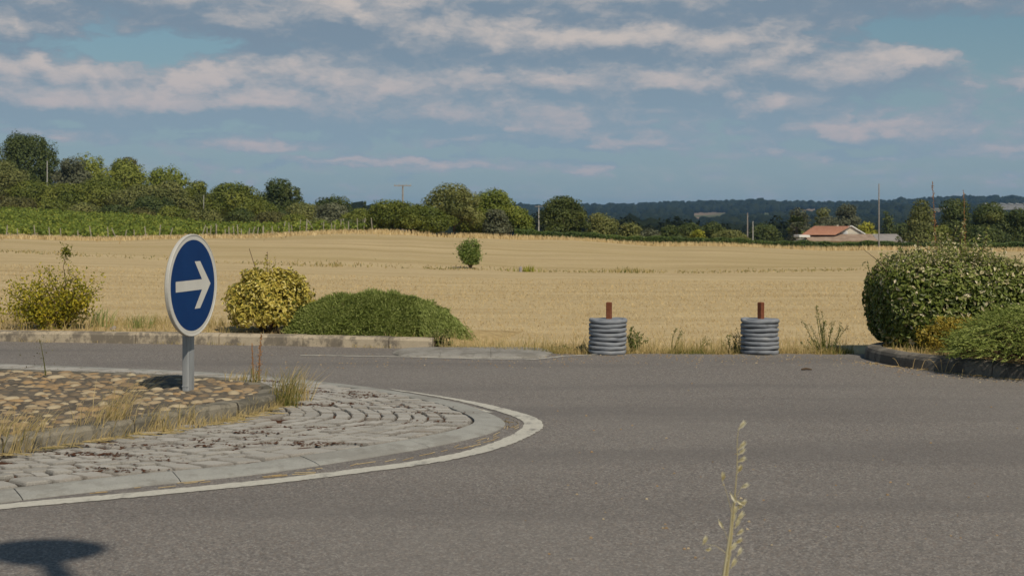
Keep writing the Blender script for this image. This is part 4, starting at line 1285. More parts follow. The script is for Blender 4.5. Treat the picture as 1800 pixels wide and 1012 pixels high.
pts = [np.zeros(3), op(1272, 1060), op(1279, 1000), op(1286, 940), op(1291, 880), op(1296, 820), op(1296, 770), op(1299, 750)]
mb.tube(pts, [.0055, .005, .0045, .0036, .0022, .0014, .001, .0008], 6, .3)
mb.tube([op(1260, 1100), op(1272, 1012), op(1284, 930), op(1288, 880)], [.006, .005, .003, .001], 5, .6)
mb.tube([op(1262, 1090), op(1280, 985), op(1289, 900), op(1300, 885)], [.003, .0026, .002, .001], 5, .2)
for a_, b_ in (((1287, 905), (1270, 845)), ((1282, 975), (1236, 955)), ((1288, 900), (1303, 856)), ((1284, 960), (1262, 912))):
    mb.tube([op(*a_), op((a_[0] + b_[0]) / 2, (a_[1] + b_[1]) / 2 - 6), op(*b_)], [.001, .0007, .0005], 4, .4)
mb.build('stem', M['oat'], t)
for u, v, a in ((1300, 752, 50), (1299, 788, 45), (1299, 797, 40), (1299, 810, 30), (1298, 828, 65), (1270, 843, 82), (1304, 856, 28), (1285, 868, -55), (1295, 879, -25), (1303, 887, 45), (1299, 893, 60), (1297, 912, 50), (1293, 925, 65), (1297, 938, 40), (1294, 953, 35), (1284, 966, 50), (1297, 974, 60), (1286, 995, 60), (1236, 954, 62), (1290, 902, 70), (1288, 917, 75), (1279, 982, 70), (1241, 966, 20), (1264, 915, -60)):
    mb = MB(); c = op(u, v); ca, sa = math.cos(R(a)), math.sin(R(a)); L = rng.uniform(.032, .046) if abs(a) > 24 else .024
    for s3 in (-1, 0, 1):
        T = np.array([[ca + s3 * .12 * -sa, s3 * .3, sa + s3 * .12 * ca]]); T /= np.linalg.norm(T)
        Nn_ = np.cross(T, [[0, 1, .2]]); Nn_ /= np.linalg.norm(Nn_)
        mb.leaves_dir(np.array([c]) + T * L * .3, np.cross(T, Nn_), T, np.array([L]), np.array([.0095]), np.clip(rng.normal(.7, .2, 1), 0, 1), .3)
    mb.build('husk', M['oat'], t)

# ------------------------------------------------------------------ unseen lamp added behind the viewpoint, shaped to cast the round road shadow
ls = np.array([gp(72, 967)[0], gp(72, 967)[1]])
hl = 7.6
k = 1 / math.tan(R(SUN_EL))
lb = np.array([ls[0] + math.sin(R(SUN_AZ)) * hl * k, ls[1] - math.cos(R(SUN_AZ)) * hl * k, .0])
t = thing('unseen_street_lamp', 'unseen street lamp with a round flat head, added behind the viewpoint to cast a shadow', 'street lamp', lb)
mb = MB(); mb.tube([(0, 0, 0), (0, 0, .9), (0, 0, .95), (0, 0, hl - .05)], [.095, .095, .065, .058], 14); mb.build('pole', M['lamp'], t, smooth=True)
mb = MB(); mb.tube([(0, 0, hl - .07), (0, 0, hl - .05), (0, 0, hl), (0, 0, hl + .05), (0, 0, hl + .09)], [.08, .24, .27, .24, .06], 28); mb.build('lamp_head', M['lamp'], t, smooth=True).scale = (1.1, .70, 1)  # head flattened to fit the outline of the cast shadow
mb = MB(); mb.tube([(0, 0, hl - .10), (0, 0, hl - .071)], [.16, .19], 24); mb.build('lamp_cover', M['lens'], t)

# ------------------------------------------------------------------ vineyard
mb = MB(); n_total = 0
for x0 in np.arange(-66, -9, 1.75):
    dd = rng.uniform(99, 172, 2300)
    X_ = x0 - .16 * (dd - 100) + rng.normal(0, .32, len(dd))
    u = 900 + F * X_ / dd
    back = 170 - np.clip((u - 260) / 390, 0, 1) * 58
    front = far_edge(u) + 1.0
    ok = (dd < back) & (dd > front) & (u > -120) & (u < 655 + 12 * np.sin(dd))
    dd, X_ = dd[ok], X_[ok]; n = len(dd)
    if n == 0: continue
    hz = rng.uniform(.2, 1.0, n) ** .6 * (.80 + .18 * np.sin(dd * 1.9 + x0) + .12 * np.sin(dd * 4.7 + x0 * 2))
    P = np.stack([X_, dd, terrain(X_, dd) + hz], 1)
    N_ = sphere_dirs(n) + np.array([0, -.3, .7]); N_ /= np.linalg.norm(N_, axis=1)[:, None]
    tv = .5 + .16 * np.sin(dd * .8 + x0 * 1.7) + rng.normal(0, .2, n)
    mb.leaves(P, N_, rng.uniform(.2, .36, n), rng.uniform(.16, .28, n), np.clip(tv, 0, 1), .1)
tag(mb.build('vineyard', M['vine']), 'green vineyard rows on the slope below the trees', 'vineyard', kind='stuff')

mb = MB(); mb.tube([(0, 0, -.2), (0, 0, .5), (.01, 0, 1.0)], [.045, .04, .035], 6)
proto = mb.build('vine_stake', M['stake']); proto['tmp'] = 1
first = True
LAB = 'pale leaning stake at the end of a vine row above the straw field'
us = list(np.linspace(10, 190, 8)) + list(np.linspace(200, 300, 6)) + list(np.linspace(352, 470, 15)) + list(np.linspace(476, 655, 20))
for u in us:
    u += rng.normal(0, 3); d = float(far_edge(u)) + .4 + rng.uniform(-.2, .3) + (rng.uniform(0, 4) if u > 480 else 0)
    o = proto if first else proto.copy()
    if not first: COL.objects.link(o)
    first = False
    x = at(u, d); o.location = (x, d, tz(x, d)); o.scale = (1, 1, rng.uniform(.75, 1.2) * (1.0 if u < 470 else 1.15))
    o.rotation_euler = (rng.normal(0, .08), rng.normal(0, .14), 0)
    tag(o, LAB, 'stake', 'stakes along the vineyard edge')
del proto['tmp']

# ------------------------------------------------------------------ trees
def crown(mb, lobes, dens, lsz, tmean=.5, tvar=.11, inner=.45, flat=.35, cut=.1, w=None, h=None):
    lobes = [(np.asarray(c, float), np.asarray(r, float)) for c, r in lobes]
    PP, NN, TT = [], [], []
    for k, (c, r) in enumerate(lobes):
        area = 4 * math.pi * ((r[0] * r[1]) ** 1.6 / 3 + (r[0] * r[2]) ** 1.6 / 3 + (r[1] * r[2]) ** 1.6 / 3) ** (1 / 1.6)
        n = int(area * dens) + 20
        d = sphere_dirs(n)
        a = rng.uniform(0, 6.28, 3)
        lump = 1 + .09 * np.sin(d[:, 0] * 5 + a[0]) * np.sin(d[:, 2] * 5 + a[1]) + .06 * np.sin(d[:, 0] * 11 + d[:, 1] * 7 + a[2])
        fr = inner + (1.04 - inner) * rng.uniform(0, 1, n) ** .45
        P = c + d * r * (lump * fr)[:, None]
        keep = np.ones(n, bool)
        for j, (c2, r2) in enumerate(lobes):
            if j != k: keep &= ((((P - c2) / r2) ** 2).sum(1) > .5)
        N_ = d / r; N_ /= np.linalg.norm(N_, axis=1)[:, None]
        PP.append(P[keep]); NN.append(N_[keep]); TT.append(np.full(keep.sum(), tmean + rng.normal(0, .17)))
    P = np.concatenate(PP); N_ = np.concatenate(NN); T_ = np.concatenate(TT)
    if w:                                    # fit the foliage to the tree's spread and height
        a, b = np.percentile(P[:, 0], [1.2, 98.8]); P[:, 0] = (P[:, 0] - (a + b) / 2) * w / (b - a)
        a, b = np.percentile(P[:, 1], [1.2, 98.8]); P[:, 1] = (P[:, 1] - (a + b) / 2) * w * .9 / (b - a)
        tp = np.percentile(P[:, 2], 99.6); P[:, 2] = cut + (P[:, 2] - cut) * (h - cut) / (tp - cut)
    ok = P[:, 2] > cut; P, N_, T_ = P[ok], N_[ok], T_[ok]; n = len(P)
    N2 = N_ + rng.normal(0, .5, N_.shape) + np.array([0, 0, flat]); N2 /= np.linalg.norm(N2, axis=1)[:, None]
    sz = lsz * rng.uniform(.6, 1.35, n)
    m_ = int(n * .22)                        # larger sprays deeper in the crown
    ii_ = rng.integers(0, n, m_); cen_ = np.array([0, 0, P[:, 2].mean()]); Pi = P[ii_] + (cen_ - P[ii_]) * rng.uniform(.08, .45, m_)[:, None]
    mb.leaves(Pi, sphere_dirs(m_), lsz * 2.4, lsz * 2.0, np.clip(T_[ii_] + rng.normal(0, tvar, m_), 0, 1), .12)
    mb.leaves(P, N2, sz, sz * .75, np.clip(T_ + rng.normal(0, tvar, n), 0, 1), .12)
    return n


def dome_lobes(w, h, th, k=14, lob=.36, peak=.0, depth=None, shape='dome'):
    """lobes filling an envelope w wide, from th to h"""
    dp = depth or w * .9
    L = []
    for i in range(k):
        q = (i + .5) / k
        if shape == 'cone':
            zq = q; rad_ = (1 - zq) ** .8 * .9 + .06
        elif shape == 'column':
            zq = q; rad_ = .75 * math.sqrt(max(.05, 1 - (2 * zq - 1) ** 4)) * (1 - .35 * zq)
        else:
            zq = rng.uniform(0, 1) ** .8; rad_ = math.sqrt(max(.03, 1 - (zq * 1.02 - .12) ** 2)) * .95
        a = rng.uniform(0, 6.28); rr_ = rad_ * rng.uniform(.35, 1.0)
        r_ = w / 2 * lob * rng.uniform(.75, 1.25) * (1 if shape == 'dome' else (.55 + .6 * (1 - zq)))
        cxx, cyy = math.cos(a) * (w / 2 - r_ * .8) * rr_, math.sin(a) * (dp / 2 - r_ * .8) * rr_
        cz = th + r_ * .7 + (h - th - r_ * 1.6) * zq
        L.append(((cxx, cyy, cz), (r_ * rng.uniform(.95, 1.25), r_ * rng.uniform(.9, 1.2), r_ * rng.uniform(.8, 1.05))))
    if shape == 'dome':
        L.append(((0, 0, th + (h - th) * .42), (w * .34, dp * .34, (h - th) * .40)))
        L.append(((peak * w * .3, 0, h - w * .2), (w * .22, dp * .22, w * .2)))
    elif shape == 'cone':
        L.append(((0, 0, th + (h - th) * .35), (w * .28, w * .28, (h - th) * .36)))
        L.append(((0, 0, h - w * .14), (w * .09, w * .09, w * .15)))
    else:
        L.append(((0, 0, th + (h - th) * .45), (w * .26, w * .26, (h - th) * .44)))
    return L


def trunk_mesh(mb, h, th, w, r0, n_limb=5):
    mb.tube([(0, 0, -.3), (0, 0, th * .6), (w * .01, 0, th + (h - th) * .35), (w * .02, 0, th + (h - th) * .7)], [r0 * 1.25, r0, r0 * .7, r0 * .25], 8)
    for i in range(n_limb):
        a = i * 2.4 + rng.uniform(0, .6); z0 = th * .7 + (h - th) * rng.uniform(.02, .3)
        e = np.array([math.cos(a) * w * .32, math.sin(a) * w * .3, z0 + (h - th) * rng.uniform(.22, .42)])
        mb.tube([(0, 0, z0), (e[0] * .5, e[1] * .5, z0 + (e[2] - z0) * .4), e], [r0 * .55, r0 * .4, r0 * .15], 6)


def tree(u, vtop, wpx, d, mat, label, cat='tree', name='tree', thf=.12, k=14, lob=.36, dens=34., lsz=.235, smooth=False, shape='dome', base_v=None, r0=None, group=None, inner=.45, tmean=.5, zoff=0.0, peak=0.0, cut=None):
    x = at(u, d); zb = tz(x, d) + zoff
    if base_v is not None: zb = zat(base_v, d)
    h = zat(vtop, d) - zb; w = wpx * d / F
    t = thing(name, label, cat, (x, d, zb), group)
    th_ = h * thf
    sz = lsz * d / 180; dn = dens * (180 / d) ** 2
    Lb = dome_lobes(w, h, th_, k, lob, peak, shape=shape)
    if smooth: Lb[-2:] = [((0, 0, th_ + (h - th_) * .47), (w * .47, w * .44, (h - th_) * .50))]
    mb = MB(); crown(mb, Lb, dn, sz, tmean, inner=inner, cut=(th_ * .8 if cut is None else cut), w=w, h=h); mb.build('crown', M[mat], t)
    mb = MB(); trunk_mesh(mb, h, th_, w, r0 or max(.08, h * .022)); mb.build('trunk', M['bark'], t)
    return t


TREES = [
    # left wooded slope
    (48, 236, 108, 205, 'leaf_dark', 'big dark domed tree, highest on the wooded slope', dict(k=26, lob=.30, smooth=True)),
    (2, 282, 88, 184, 'leaf_olive', 'olive-grey tree at the far left end of the wooded slope', dict(k=18, lob=.3)),
    (124, 277, 74, 200, 'leaf_grey', 'grey-green rounded tree right of the big dark domed tree', dict(k=16, lob=.32)),
    (158, 271, 66, 210, 'leaf_light', 'light green dome just right of the grey-green tree on the slope', dict(k=10, lob=.36, smooth=True)),
    (222, 277, 56, 222, 'leaf_brown', 'brownish crown peeping over a light green dome on the slope', dict(k=12)),
    (218, 281, 84, 204, 'leaf_light', 'light green umbrella-shaped tree in the middle of the wooded slope', dict(k=14, lob=.28, smooth=True)),
    (293, 293, 80, 200, 'leaf_light', 'smooth light green dome, rightmost of the three bright domes', dict(k=12, lob=.28, smooth=True)),
    (346, 319, 60, 205, 'leaf_green', 'mid green tree in a dip right of the bright domes', {}),
    (62, 318, 92, 184, 'leaf_green', 'wide green tree below the big dark domed tree', dict(k=18)),
    (118, 322, 76, 180, 'leaf_green', 'bushy green tree right above the vineyard, below the grey-green tree', dict(k=16)),
    (176, 312, 88, 183, 'leaf_green', 'broad green tree below the light green domes, above the vineyard', dict(k=18)),
    (238, 326, 92, 180, 'leaf_olive', 'olive tree under the umbrella-shaped tree', dict(k=18)),
    (300, 318, 86, 178, 'leaf_olive', 'ochre-green tree under the rightmost bright dome', dict(k=18)),
    (272, 345, 72, 174, 'leaf_dark', 'dark low tree at the top edge of the vineyard', dict(k=14)),
    (362, 340, 66, 180, 'leaf_olive', 'small olive tree left of the broad tree with reddish tips', dict(k=14)),
    (408, 322, 96, 176, 'leaf_green', 'broad green tree with thin reddish tips left of the dark tree', dict(k=22)),
    (452, 345, 66, 178, 'leaf_green', 'green tree directly in front of the dark pointed tree', dict(k=14)),
    (486, 315, 76, 192, 'leaf_dark', 'dark pointed tree standing alone above the slope', dict(k=20, lob=.3)),
    (525, 330, 26, 195, 'leaf_dark', 'narrow dark tree stuck to the right of the dark pointed tree', dict(k=9, shape='column')),
    (530, 356, 68, 178, 'leaf_olive', 'ochre-green tree sloping down right of the dark pointed tree', dict(k=14)),
    (585, 344, 66, 190, 'leaf_dark', 'dark green crown behind the greyish rounded bush', dict(k=14)),
    (583, 357, 62, 170, 'leaf_grey', 'greyish rounded tree in the dip left of the pole', dict(k=14)),
    (628, 366, 60, 165, 'leaf_green', 'low green tree at the narrow end of the vineyard', dict(k=12)),
    (641, 354, 17, 230, 'leaf_dark', 'tiny dark conifer tip on the skyline left of the pole', dict(k=9, shape='cone')),
    # middle clump
    (690, 352, 92, 112, 'leaf_green', 'dense dark green tree at the field edge, left in the middle clump', dict(k=24, lob=.3, thf=.14, tmean=.4)),
    (752, 360, 92, 113, 'leaf_green', 'low spreading tree with crooked trunks in the middle clump', dict(k=22, lob=.3, thf=.12, tmean=.4)),
    (798, 323, 96, 117, 'leaf_olive', 'tall open-crowned tree with bare trunk in the middle clump', dict(k=26, lob=.24, thf=.22, dens=26, inner=.4)),
    (868, 333, 92, 124, 'leaf_light', 'broad bright green tree, right half of the middle clump', dict(k=24, lob=.3, thf=.05)),
    (912, 366, 52, 122, 'leaf_light', 'smaller bright green tree sloping down at the right of the middle clump', dict(k=14, thf=.05)),
    (874, 368, 52, 119, 'leaf_grey', 'grey-olive bush in front of the broad bright green tree', dict(k=12, thf=.03)),
    (832, 372, 70, 121, 'leaf_green', 'green bushy tree filling the middle clump behind the bare trunk', dict(k=14, thf=.04)),
    (992, 345, 80, 124, 'leaf_dark', 'dark green tree with upright feathery tips right of a thin pole', dict(k=24, lob=.26, thf=.03, tmean=.62)),
    (1056, 375, 58, 126, 'leaf_olive', 'yellowish-green rounded tree right of the dark feathery tree', dict(k=16, lob=.3, thf=.05, tmean=.62)),
    (1106, 391, 42, 128, 'leaf_olive', 'small pale olive tree behind the start of the hedge', dict(k=10, thf=.03)),
    (1142, 402, 36, 131, 'leaf_grey', 'small grey bush behind the hedge', dict(k=8, thf=.02)),
    (1180, 396, 44, 150, 'leaf_dark', 'dark brownish bush behind the hedge, left of the bright yellow bush', dict(k=10, thf=.02)),
    (1212, 392, 44, 160, 'leaf_dark', 'dark tree just left behind the bright yellow bush', dict(k=10, thf=.02)),
    (1229, 404, 28, 140, 'leaf_yellow', 'small bright yellow-green bush above the hedge', dict(k=8, thf=.02)),
    (1258, 390, 44, 165, 'leaf_dark', 'dark bush right of the bright yellow bush', dict(k=10, thf=.02)),
    (1288, 404, 62, 150, 'leaf_olive', 'low olive bush behind the hedge at the foot of the two poles', dict(k=12, thf=.02)),
    (1345, 392, 60, 210, 'leaf_dark', 'dark tree between the two poles and the palm', dict(k=12, thf=.02)),
    # around the house
    (1406, 366, 40, 230, 'leaf_grey', 'grey-green round tree directly behind the palm', dict(k=12, lob=.3)),
    (1445, 366, 36, 250, 'leaf_olive', 'olive-coloured tree behind the left end of the red roof', dict(k=10)),
    (1452, 381, 48, 225, 'leaf_grey', 'silvery low tree just above the red roof', dict(k=10)),
    (1492, 360, 56, 240, 'leaf_grey', 'broad grey-green tree behind the gable', dict(k=16, lob=.3)),
    (1523, 391, 44, 192, 'leaf_yellow', 'bright yellow-green tree beside the gable', dict(k=12, thf=.03)),
    (1562, 372, 26, 240, 'leaf_dark', 'slim dark tree right of the tall pole', dict(k=9, shape='column')),
    (1585, 392, 40, 215, 'leaf_dark', 'low dark tree behind the grey roof', dict(k=9, thf=.03)),
    (1614, 352, 60, 150, 'leaf_olive', 'conical light olive tree between pole and clipped shrub', dict(k=26, shape='cone', lob=.40, thf=.02, tmean=.4)),
    (1680, 350, 66, 165, 'leaf_dark', 'tall dark tree behind the rusty seed stalks', dict(k=18, thf=.03)),
    (1738, 357, 78, 160, 'leaf_dark', 'broad dark tree right of the rusty seed stalks', dict(k=20, thf=.03, tmean=.62)),
    (1795, 366, 56, 158, 'leaf_dark', 'dark tree at the right end of the view', dict(k=14, thf=.03)),
    (1735, 396, 90, 140, 'leaf_dark', 'low wide dark bush in front of the broad dark tree', dict(k=14, thf=.02, tmean=.6)),
    (1655, 396, 40, 142, 'leaf_green', 'low green bush between the conical tree and the dark tree', dict(k=9, thf=.02)),
]
for u, vt, w, d, mt, lab, kw in TREES:
    tree(u, vt, w, d, mt, lab, **kw)
# upright feathery leaders of the dark tree
ft = [o for o in S.objects if o.get('label', '').startswith('dark green tree with upright feathery')][0]
cw_, ch_ = 80 * 124 / F, zat(345, 124) - ft.location.z
mb = MB(); ms = MB()
for _ in range(120):
    a = rng.uniform(0, 6.28); r1 = rng.uniform(.05, .95); x0, y0 = math.cos(a) * cw_ * .44 * r1, math.sin(a) * cw_ * .38 * r1
    z0 = ch_ * (.25 + .55 * math.sqrt(max(0, 1 - r1 * r1)) * rng.uniform(.5, 1)); L = ch_ * rng.uniform(.12, .30)
    e = np.array([x0 * 1.12 + rng.normal(0, .1), y0 * 1.1, min(z0 + L, ch_ * 1.02)])
    ms.tube([(x0, y0, z0), e], [.03, .01], 4)
    q = rng.uniform(0, 1, 40)[:, None]; P = np.array([x0, y0, z0]) + (e - np.array([x0, y0, z0])) * q + rng.normal(0, .10, (40, 3)) * (1.15 - q)
    T = np.tile((e - np.array([x0, y0, z0])) / L, (40, 1)) + rng.normal(0, .5, (40, 3)); T /= np.linalg.norm(T, axis=1)[:, None]
    Nq = np.cross(T, sphere_dirs(40)); Nq /= np.linalg.norm(Nq, axis=1)[:, None] + 1e-9
    mb.leaves_dir(P, Nq, T, rng.uniform(.14, .26, 40), .07, np.clip(rng.normal(.6, .2, 40), 0, 1), .1)
mb.build('leader_spray', M['leaf_dark'], ft); ms.build('branch', M['bark'], ft)
# bushes along the foot of the wood, above the vineyard
hb = [(30, 345, 60, 176), (95, 350, 55, 174), (150, 356, 60, 173), (205, 360, 60, 173), (250, 364, 50, 172), (310, 362, 60, 171), (360, 368, 60, 168), (420, 366, 56, 163), (475, 372, 60, 156), (520, 376, 56, 150), (560, 384, 46, 140), (600, 384, 48, 132), (640, 386, 40, 124), (668, 384, 36, 118)]
mats_ = ['leaf_brown', 'leaf_green', 'leaf_olive', 'leaf_dark']
for i, (u, vt, w, d) in enumerate(hb):
    tree(u, vt, w, d, mats_[i % 4], 'low bramble bush in the hedgerow along the upper edge of the vineyard', 'bush', 'bush', thf=.02, k=9, group='bramble bushes above the vineyard')
# bare grey bush
b = (at(644, 112), 112); zb = tz(*b)
t = thing('bare_bush', 'twiggy grey leafless bush at the end of the vineyard', 'bush', (b[0], b[1], zb))
mb = MB()
for _ in range(90):
    a = rng.uniform(0, 6.28); r1 = rng.uniform(.1, .9); e = np.array([math.cos(a) * r1, math.sin(a) * r1, 1.45 * math.sqrt(1 - r1 * r1 * .8) * rng.uniform(.6, 1)])
    mb.tube([(0, 0, 0), e * .5 + (0, 0, .1), e], [.02, .015, .006], 4)
mb.build('branch', M['wood_pole'], t)

# sapling in the field
d = 52.0; x = at(827, d); zb = tz(x, d)
t = thing('sapling', 'lone leafy green sapling standing in the middle of the straw field', 'sapling', (x, d, zb))
h = zat(420, d) - zb
mb = MB(); pts_l = []
for _ in range(46):
    a = rng.uniform(0, 6.28); r1 = rng.uniform(.05, .54); e = np.array([math.cos(a) * r1, math.sin(a) * r1 * .8, h * rng.uniform(.40, 1.06) * (1 - .35 * r1)])
    mb.tube([(math.cos(a) * .03, math.sin(a) * .03, 0), e * np.array([.4, .4, .5]), e], [.014, .01, .004], 4); pts_l.append(e)
mb.build('stem', M['twig'], t)
mb = MB()
for e in pts_l:
    n = 120; q = rng.uniform(.34, 1.03, n)[:, None]
    P = e * np.array([1, 1, 1]) * q + rng.normal(0, .07, (n, 3)); P = P[P[:, 2] > .16]
    mb.leaves(P, sphere_dirs(len(P)), .10, .05, np.clip(rng.normal(.5, .25, len(P)), 0, 1))
mb.build('foliage', M['leaf_fresh'], t)
# yellow weeds and a small grey marker in the field
d = 50.5; x = at(925, d)
mb = MB(); n = 90; P = np.stack([rng.normal(0, .28, n), rng.normal(0, .1, n), np.zeros(n)], 1)
mb.blades(P, rng.uniform(.1, .32, n), .03, rng.normal(0, .04, (n, 2)), np.clip(rng.normal(.35, .2, n), 0, 1))
tag(mb.build('grass_tuft', M['leaf_yellow'], loc=(x, d, tz(x, d))), 'yellowish tuft of tall weeds in the field, right of the sapling', 'grass tuft')
d = 50.2; x = at(915, d); mb = MB(); mb.tube([(0, 0, -.05), (0, 0, .16), (0.01, 0, .22)], [.07, .06, .03], 8)
tag(mb.build('marker_stone', M['stone'], loc=(x, d, tz(x, d))), 'small grey boundary stone in the field beside the yellowish weeds', 'stone')

# hedge along the far right edge of the field
mb = MB(); us = np.linspace(905, 1900, 500)
P, Nn_, tn = [], [], []
n = 60000
u = rng.uniform(905, 1900, n); d = far_edge(u) + 1.0 + rng.uniform(0, 1.5, n)
X_ = at(u, d)
hh = (.95 + .08 * np.sin(u * .05) + .06 * np.sin(u * .17)) * np.interp(u, [905, 960, 1150, 1500, 1900], [1.0, .95, .95, .95, .9])
q = rng.uniform(0, 1, n) ** .45
P = np.stack([X_, d, terrain(X_, d) + hh * q], 1)
N_ = np.stack([np.zeros(n), -1 + 1.6 * q * 0, q * 1.2], 1) + rng.normal(0, .6, (n, 3)); N_ /= np.linalg.norm(N_, axis=1)[:, None]
mb.leaves(P, N_, rng.uniform(.12, .22, n), rng.uniform(.1, .16, n), np.clip(.45 + .12 * np.sin(u * .03) + rng.normal(0, .2, n), 0, 1), .1)
hg = thing('hedge', 'long low clipped green hedge along the far edge of the straw field', 'hedge', (0, 0, 0))
mb.build('foliage', M['hedge'], hg)
mb = MB()
for u in np.linspace(915, 1890, 120):
    d = float(far_edge(u)) + 1.8; x = at(u, d); z = tz(x, d)
    mb.tube([(x, d, z - .05), (x + .05, d, z + .35), (x + rng.normal(0, .15), d, z + .75)], [.035, .03, .012], 5)
mb.build('stem', M['bark'], hg)

# palm
d = 176.0; x = at(1400, d); zb = tz(x, d)
t = thing('palm_tree', 'palm tree with a tuft of fan leaves at the left end of the house', 'palm', (x, d, zb))
htp = zat(398, d) - zb
mb = MB(); mb.tube([(0, 0, -.2), (.05, 0, htp * .5), (0, 0, htp)], [.22, .18, .17], 8); mb.build('trunk', M['bark'], t)
mb = MB()
for _ in range(46):
    a = rng.uniform(0, 6.28); el = rng.uniform(-.7, 1.35); L = rng.uniform(1.2, 1.8)
    dr = np.array([math.cos(a) * math.cos(el), math.sin(a) * math.cos(el), math.sin(el)])
    c = np.array([0, 0, htp]) + dr * L * .62; k = 12
    for j in range(k):
        f_ = (j / (k - 1) - .5) * 2.0
        sd = np.cross(dr, [0, 0, 1]); sd /= np.linalg.norm(sd) + 1e-9
        T = dr * math.cos(f_) + sd * math.sin(f_) + np.array([0, 0, -.25]); T /= np.linalg.norm(T)
        N_ = np.cross(T, sd + rng.normal(0, .3, 3)); N_ /= np.linalg.norm(N_) + 1e-9
        mb.leaves_dir(np.array([c + T * .3]), np.array([N_]), np.array([T]), np.array([.75]), np.array([.22]), np.array([np.clip(rng.normal(.5, .25), 0, 1)]), .1)
mb.build('frond', M['leaf_dark'], t)

# ------------------------------------------------------------------ house
d0 = 168.0
px_ = F / d0
hb_z = tz(at(1490, d0), d0) - .3
house = thing('house', 'low cream house with a red tiled roof and white gable behind the hedge', 'house', (at(1490, d0), d0, hb_z))
HX = lambda u, d=d0: at(u, d) - at(1490, d0)
HZ = lambda v, d=d0: zat(v, d) - hb_z
# main wing: ridge runs away to the left, gable faces front-right
mb = MB()
yb = 7.0
ec = HZ(412, d0 + 4)
# front body
xl, xr = HX(1418), HX(1586)
mb.box(((xl + xr) / 2, .0 + 3.2, HZ(421) / 2), (xr - xl, 6.0, HZ(421)), 0)
mb.build('wall', M['render'], house)
mb = MB()
yg = 3.0
gx0, gx1, gxp = HX(1466, d0 + yg), HX(1522, d0 + yg), HX(1496, d0 + yg)
zr, ze = HZ(397.5, d0 + yg), HZ(412.5, d0 + yg)
mb.add([(gx0, yg, ze - 1.5), (gx1, yg, ze - 1.5), (gx1, yg, ze), (gxp, yg, zr - .05), (gx0, yg, ze), (gx0, yg + 6, ze - 1.5), (gx1, yg + 6, ze - 1.5), (gx1, yg + 6, ze)], [(0, 1, 2, 3, 4), (1, 6, 7, 2)])
mb.build('gable_wall', M['render'], house)
# red roof slope: trapezoid from eaves to ridge, with tile courses modelled as steps
mb = MB()
rl, rr2 = HX(1432, d0 + yg + 3), HX(1496, d0 + yg + .0)
el_, er_ = HX(1408, d0 + 1), HX(1469, d0 + 1)
nc = 12
for i in range(nc):
    a0, a1 = i / nc, (i + 1) / nc
    def edge(a, up_=0):
        return [np.array([el_ + (rl - el_) * a, 1 + (yg + 3 - 1) * a, ze + (zr - ze) * a + up_]), np.array([er_ + (rr2 - er_) * a, 1 + (yg - .1 - 1) * a, ze + (zr - ze) * a + up_])]
    A = edge(a0, .05); B = edge(a1, .0)
    mb.add([A[0], A[1], B[1], B[0]], np.array([(0, 1, 2, 3)]), rng.uniform(.2, .8))
    A2 = edge(a0, 0.0); mb.add([A2[0], A2[1], A[1], A[0]], np.array([(0, 1, 2, 3)]), .3)
# far slope and right slope of the main roof
mb.add([(rl, yg + 3, zr), (rr2, yg - .1, zr), (HX(1524, d0 + yg), yg - .1, ze), (HX(1500, d0 + yg + 8), yg + 8, ze)], np.array([(0, 1, 2, 3)]), .5)
mb.add([(el_, 1, ze), (rl, yg + 3, zr), (HX(1500, d0 + yg + 8), yg + 8, ze)], np.array([(0, 1, 2)]), .5)
rf = mb.build('roof', M['roof_red'], house)
mb = MB(); mb.tube([(HX(1472, d0 + yg + 1), yg + 1.0, zr - .1), (HX(1472, d0 + yg + 1), yg + 1, zr + .16)], [.12, .14], 8); mb.build('chimney', M['render'], rf)
mb = MB()
mb.box((HX(1484, d0 + 2.9) + .0, yg - .10, (ze + zr) / 2 - .30), (.9, .12, .50)); wn = mb.build('window', M['whitewall'], house)
mb = MB(); mb.box((HX(1484, d0 + 2.9), yg - .18, (ze + zr) / 2 - .30), (.62, .05, .36)); mb.build('pane', M['glass'], wn)
# white barge boards on the gable
mb = MB()
for x0, x1 in ((gx0, gxp), (gx1, gxp)):
    mb.tube([(x0, yg - .16, ze - .02), (x1, yg - .16, zr + .02)], .09, 4)
mb.build('barge_board', M['whitewall'], house)
# long lean-to roof in front
mb = MB()
t0, t1 = HX(1420, d0), HX(1541, d0)
mb.add([(t0, -.6, HZ(422.5)), (t1, -.6, HZ(422.5)), (t1, 2.6, HZ(411.2, d0 + 2.6)), (t0, 2.6, HZ(411.8, d0 + 2.6)), (t0, -.6, HZ(422.5) - .12), (t1, -.6, HZ(422.5) - .12), (t1, 2.6, HZ(413, d0 + 2.6) - .3), (t0, 2.6, HZ(413, d0 + 2.6) - .3)],
       [(0, 1, 2, 3), (4, 5, 1, 0), (0, 3, 7, 4), (1, 5, 6, 2)])
mb.build('lean_to_roof', M['roof_tan'], house)
mb = MB()
g0, g1 = HX(1541.5, d0), HX(1588, d0)
mb.add([(g0, -.4, HZ(423)), (g1 + .1, -.4, HZ(423)), (g1 - .15, 2.4, HZ(411.2, d0 + 2.4)), (g0, 2.4, HZ(411.2, d0 + 2.4)), (g0, -.4, HZ(423) - .1), (g1 + .1, -.4, HZ(423) - .1)], [(0, 1, 2, 3), (4, 5, 1, 0)])
mb.build('annex_roof', M['roof_grey'], house)
mb = MB(); mb.box((HX(1580), -.1, HZ(425.5)), (1.4, .3, .36)); mb.build('annex_wall', M['whitewall'], house)
mb = MB(); mb.box((HX(1411), .6, HZ(423) / 2), (HX(1420) - HX(1403), 3, HZ(423)), bev=.02); pw_ = mb.build('porch_wall', M['render'], house)
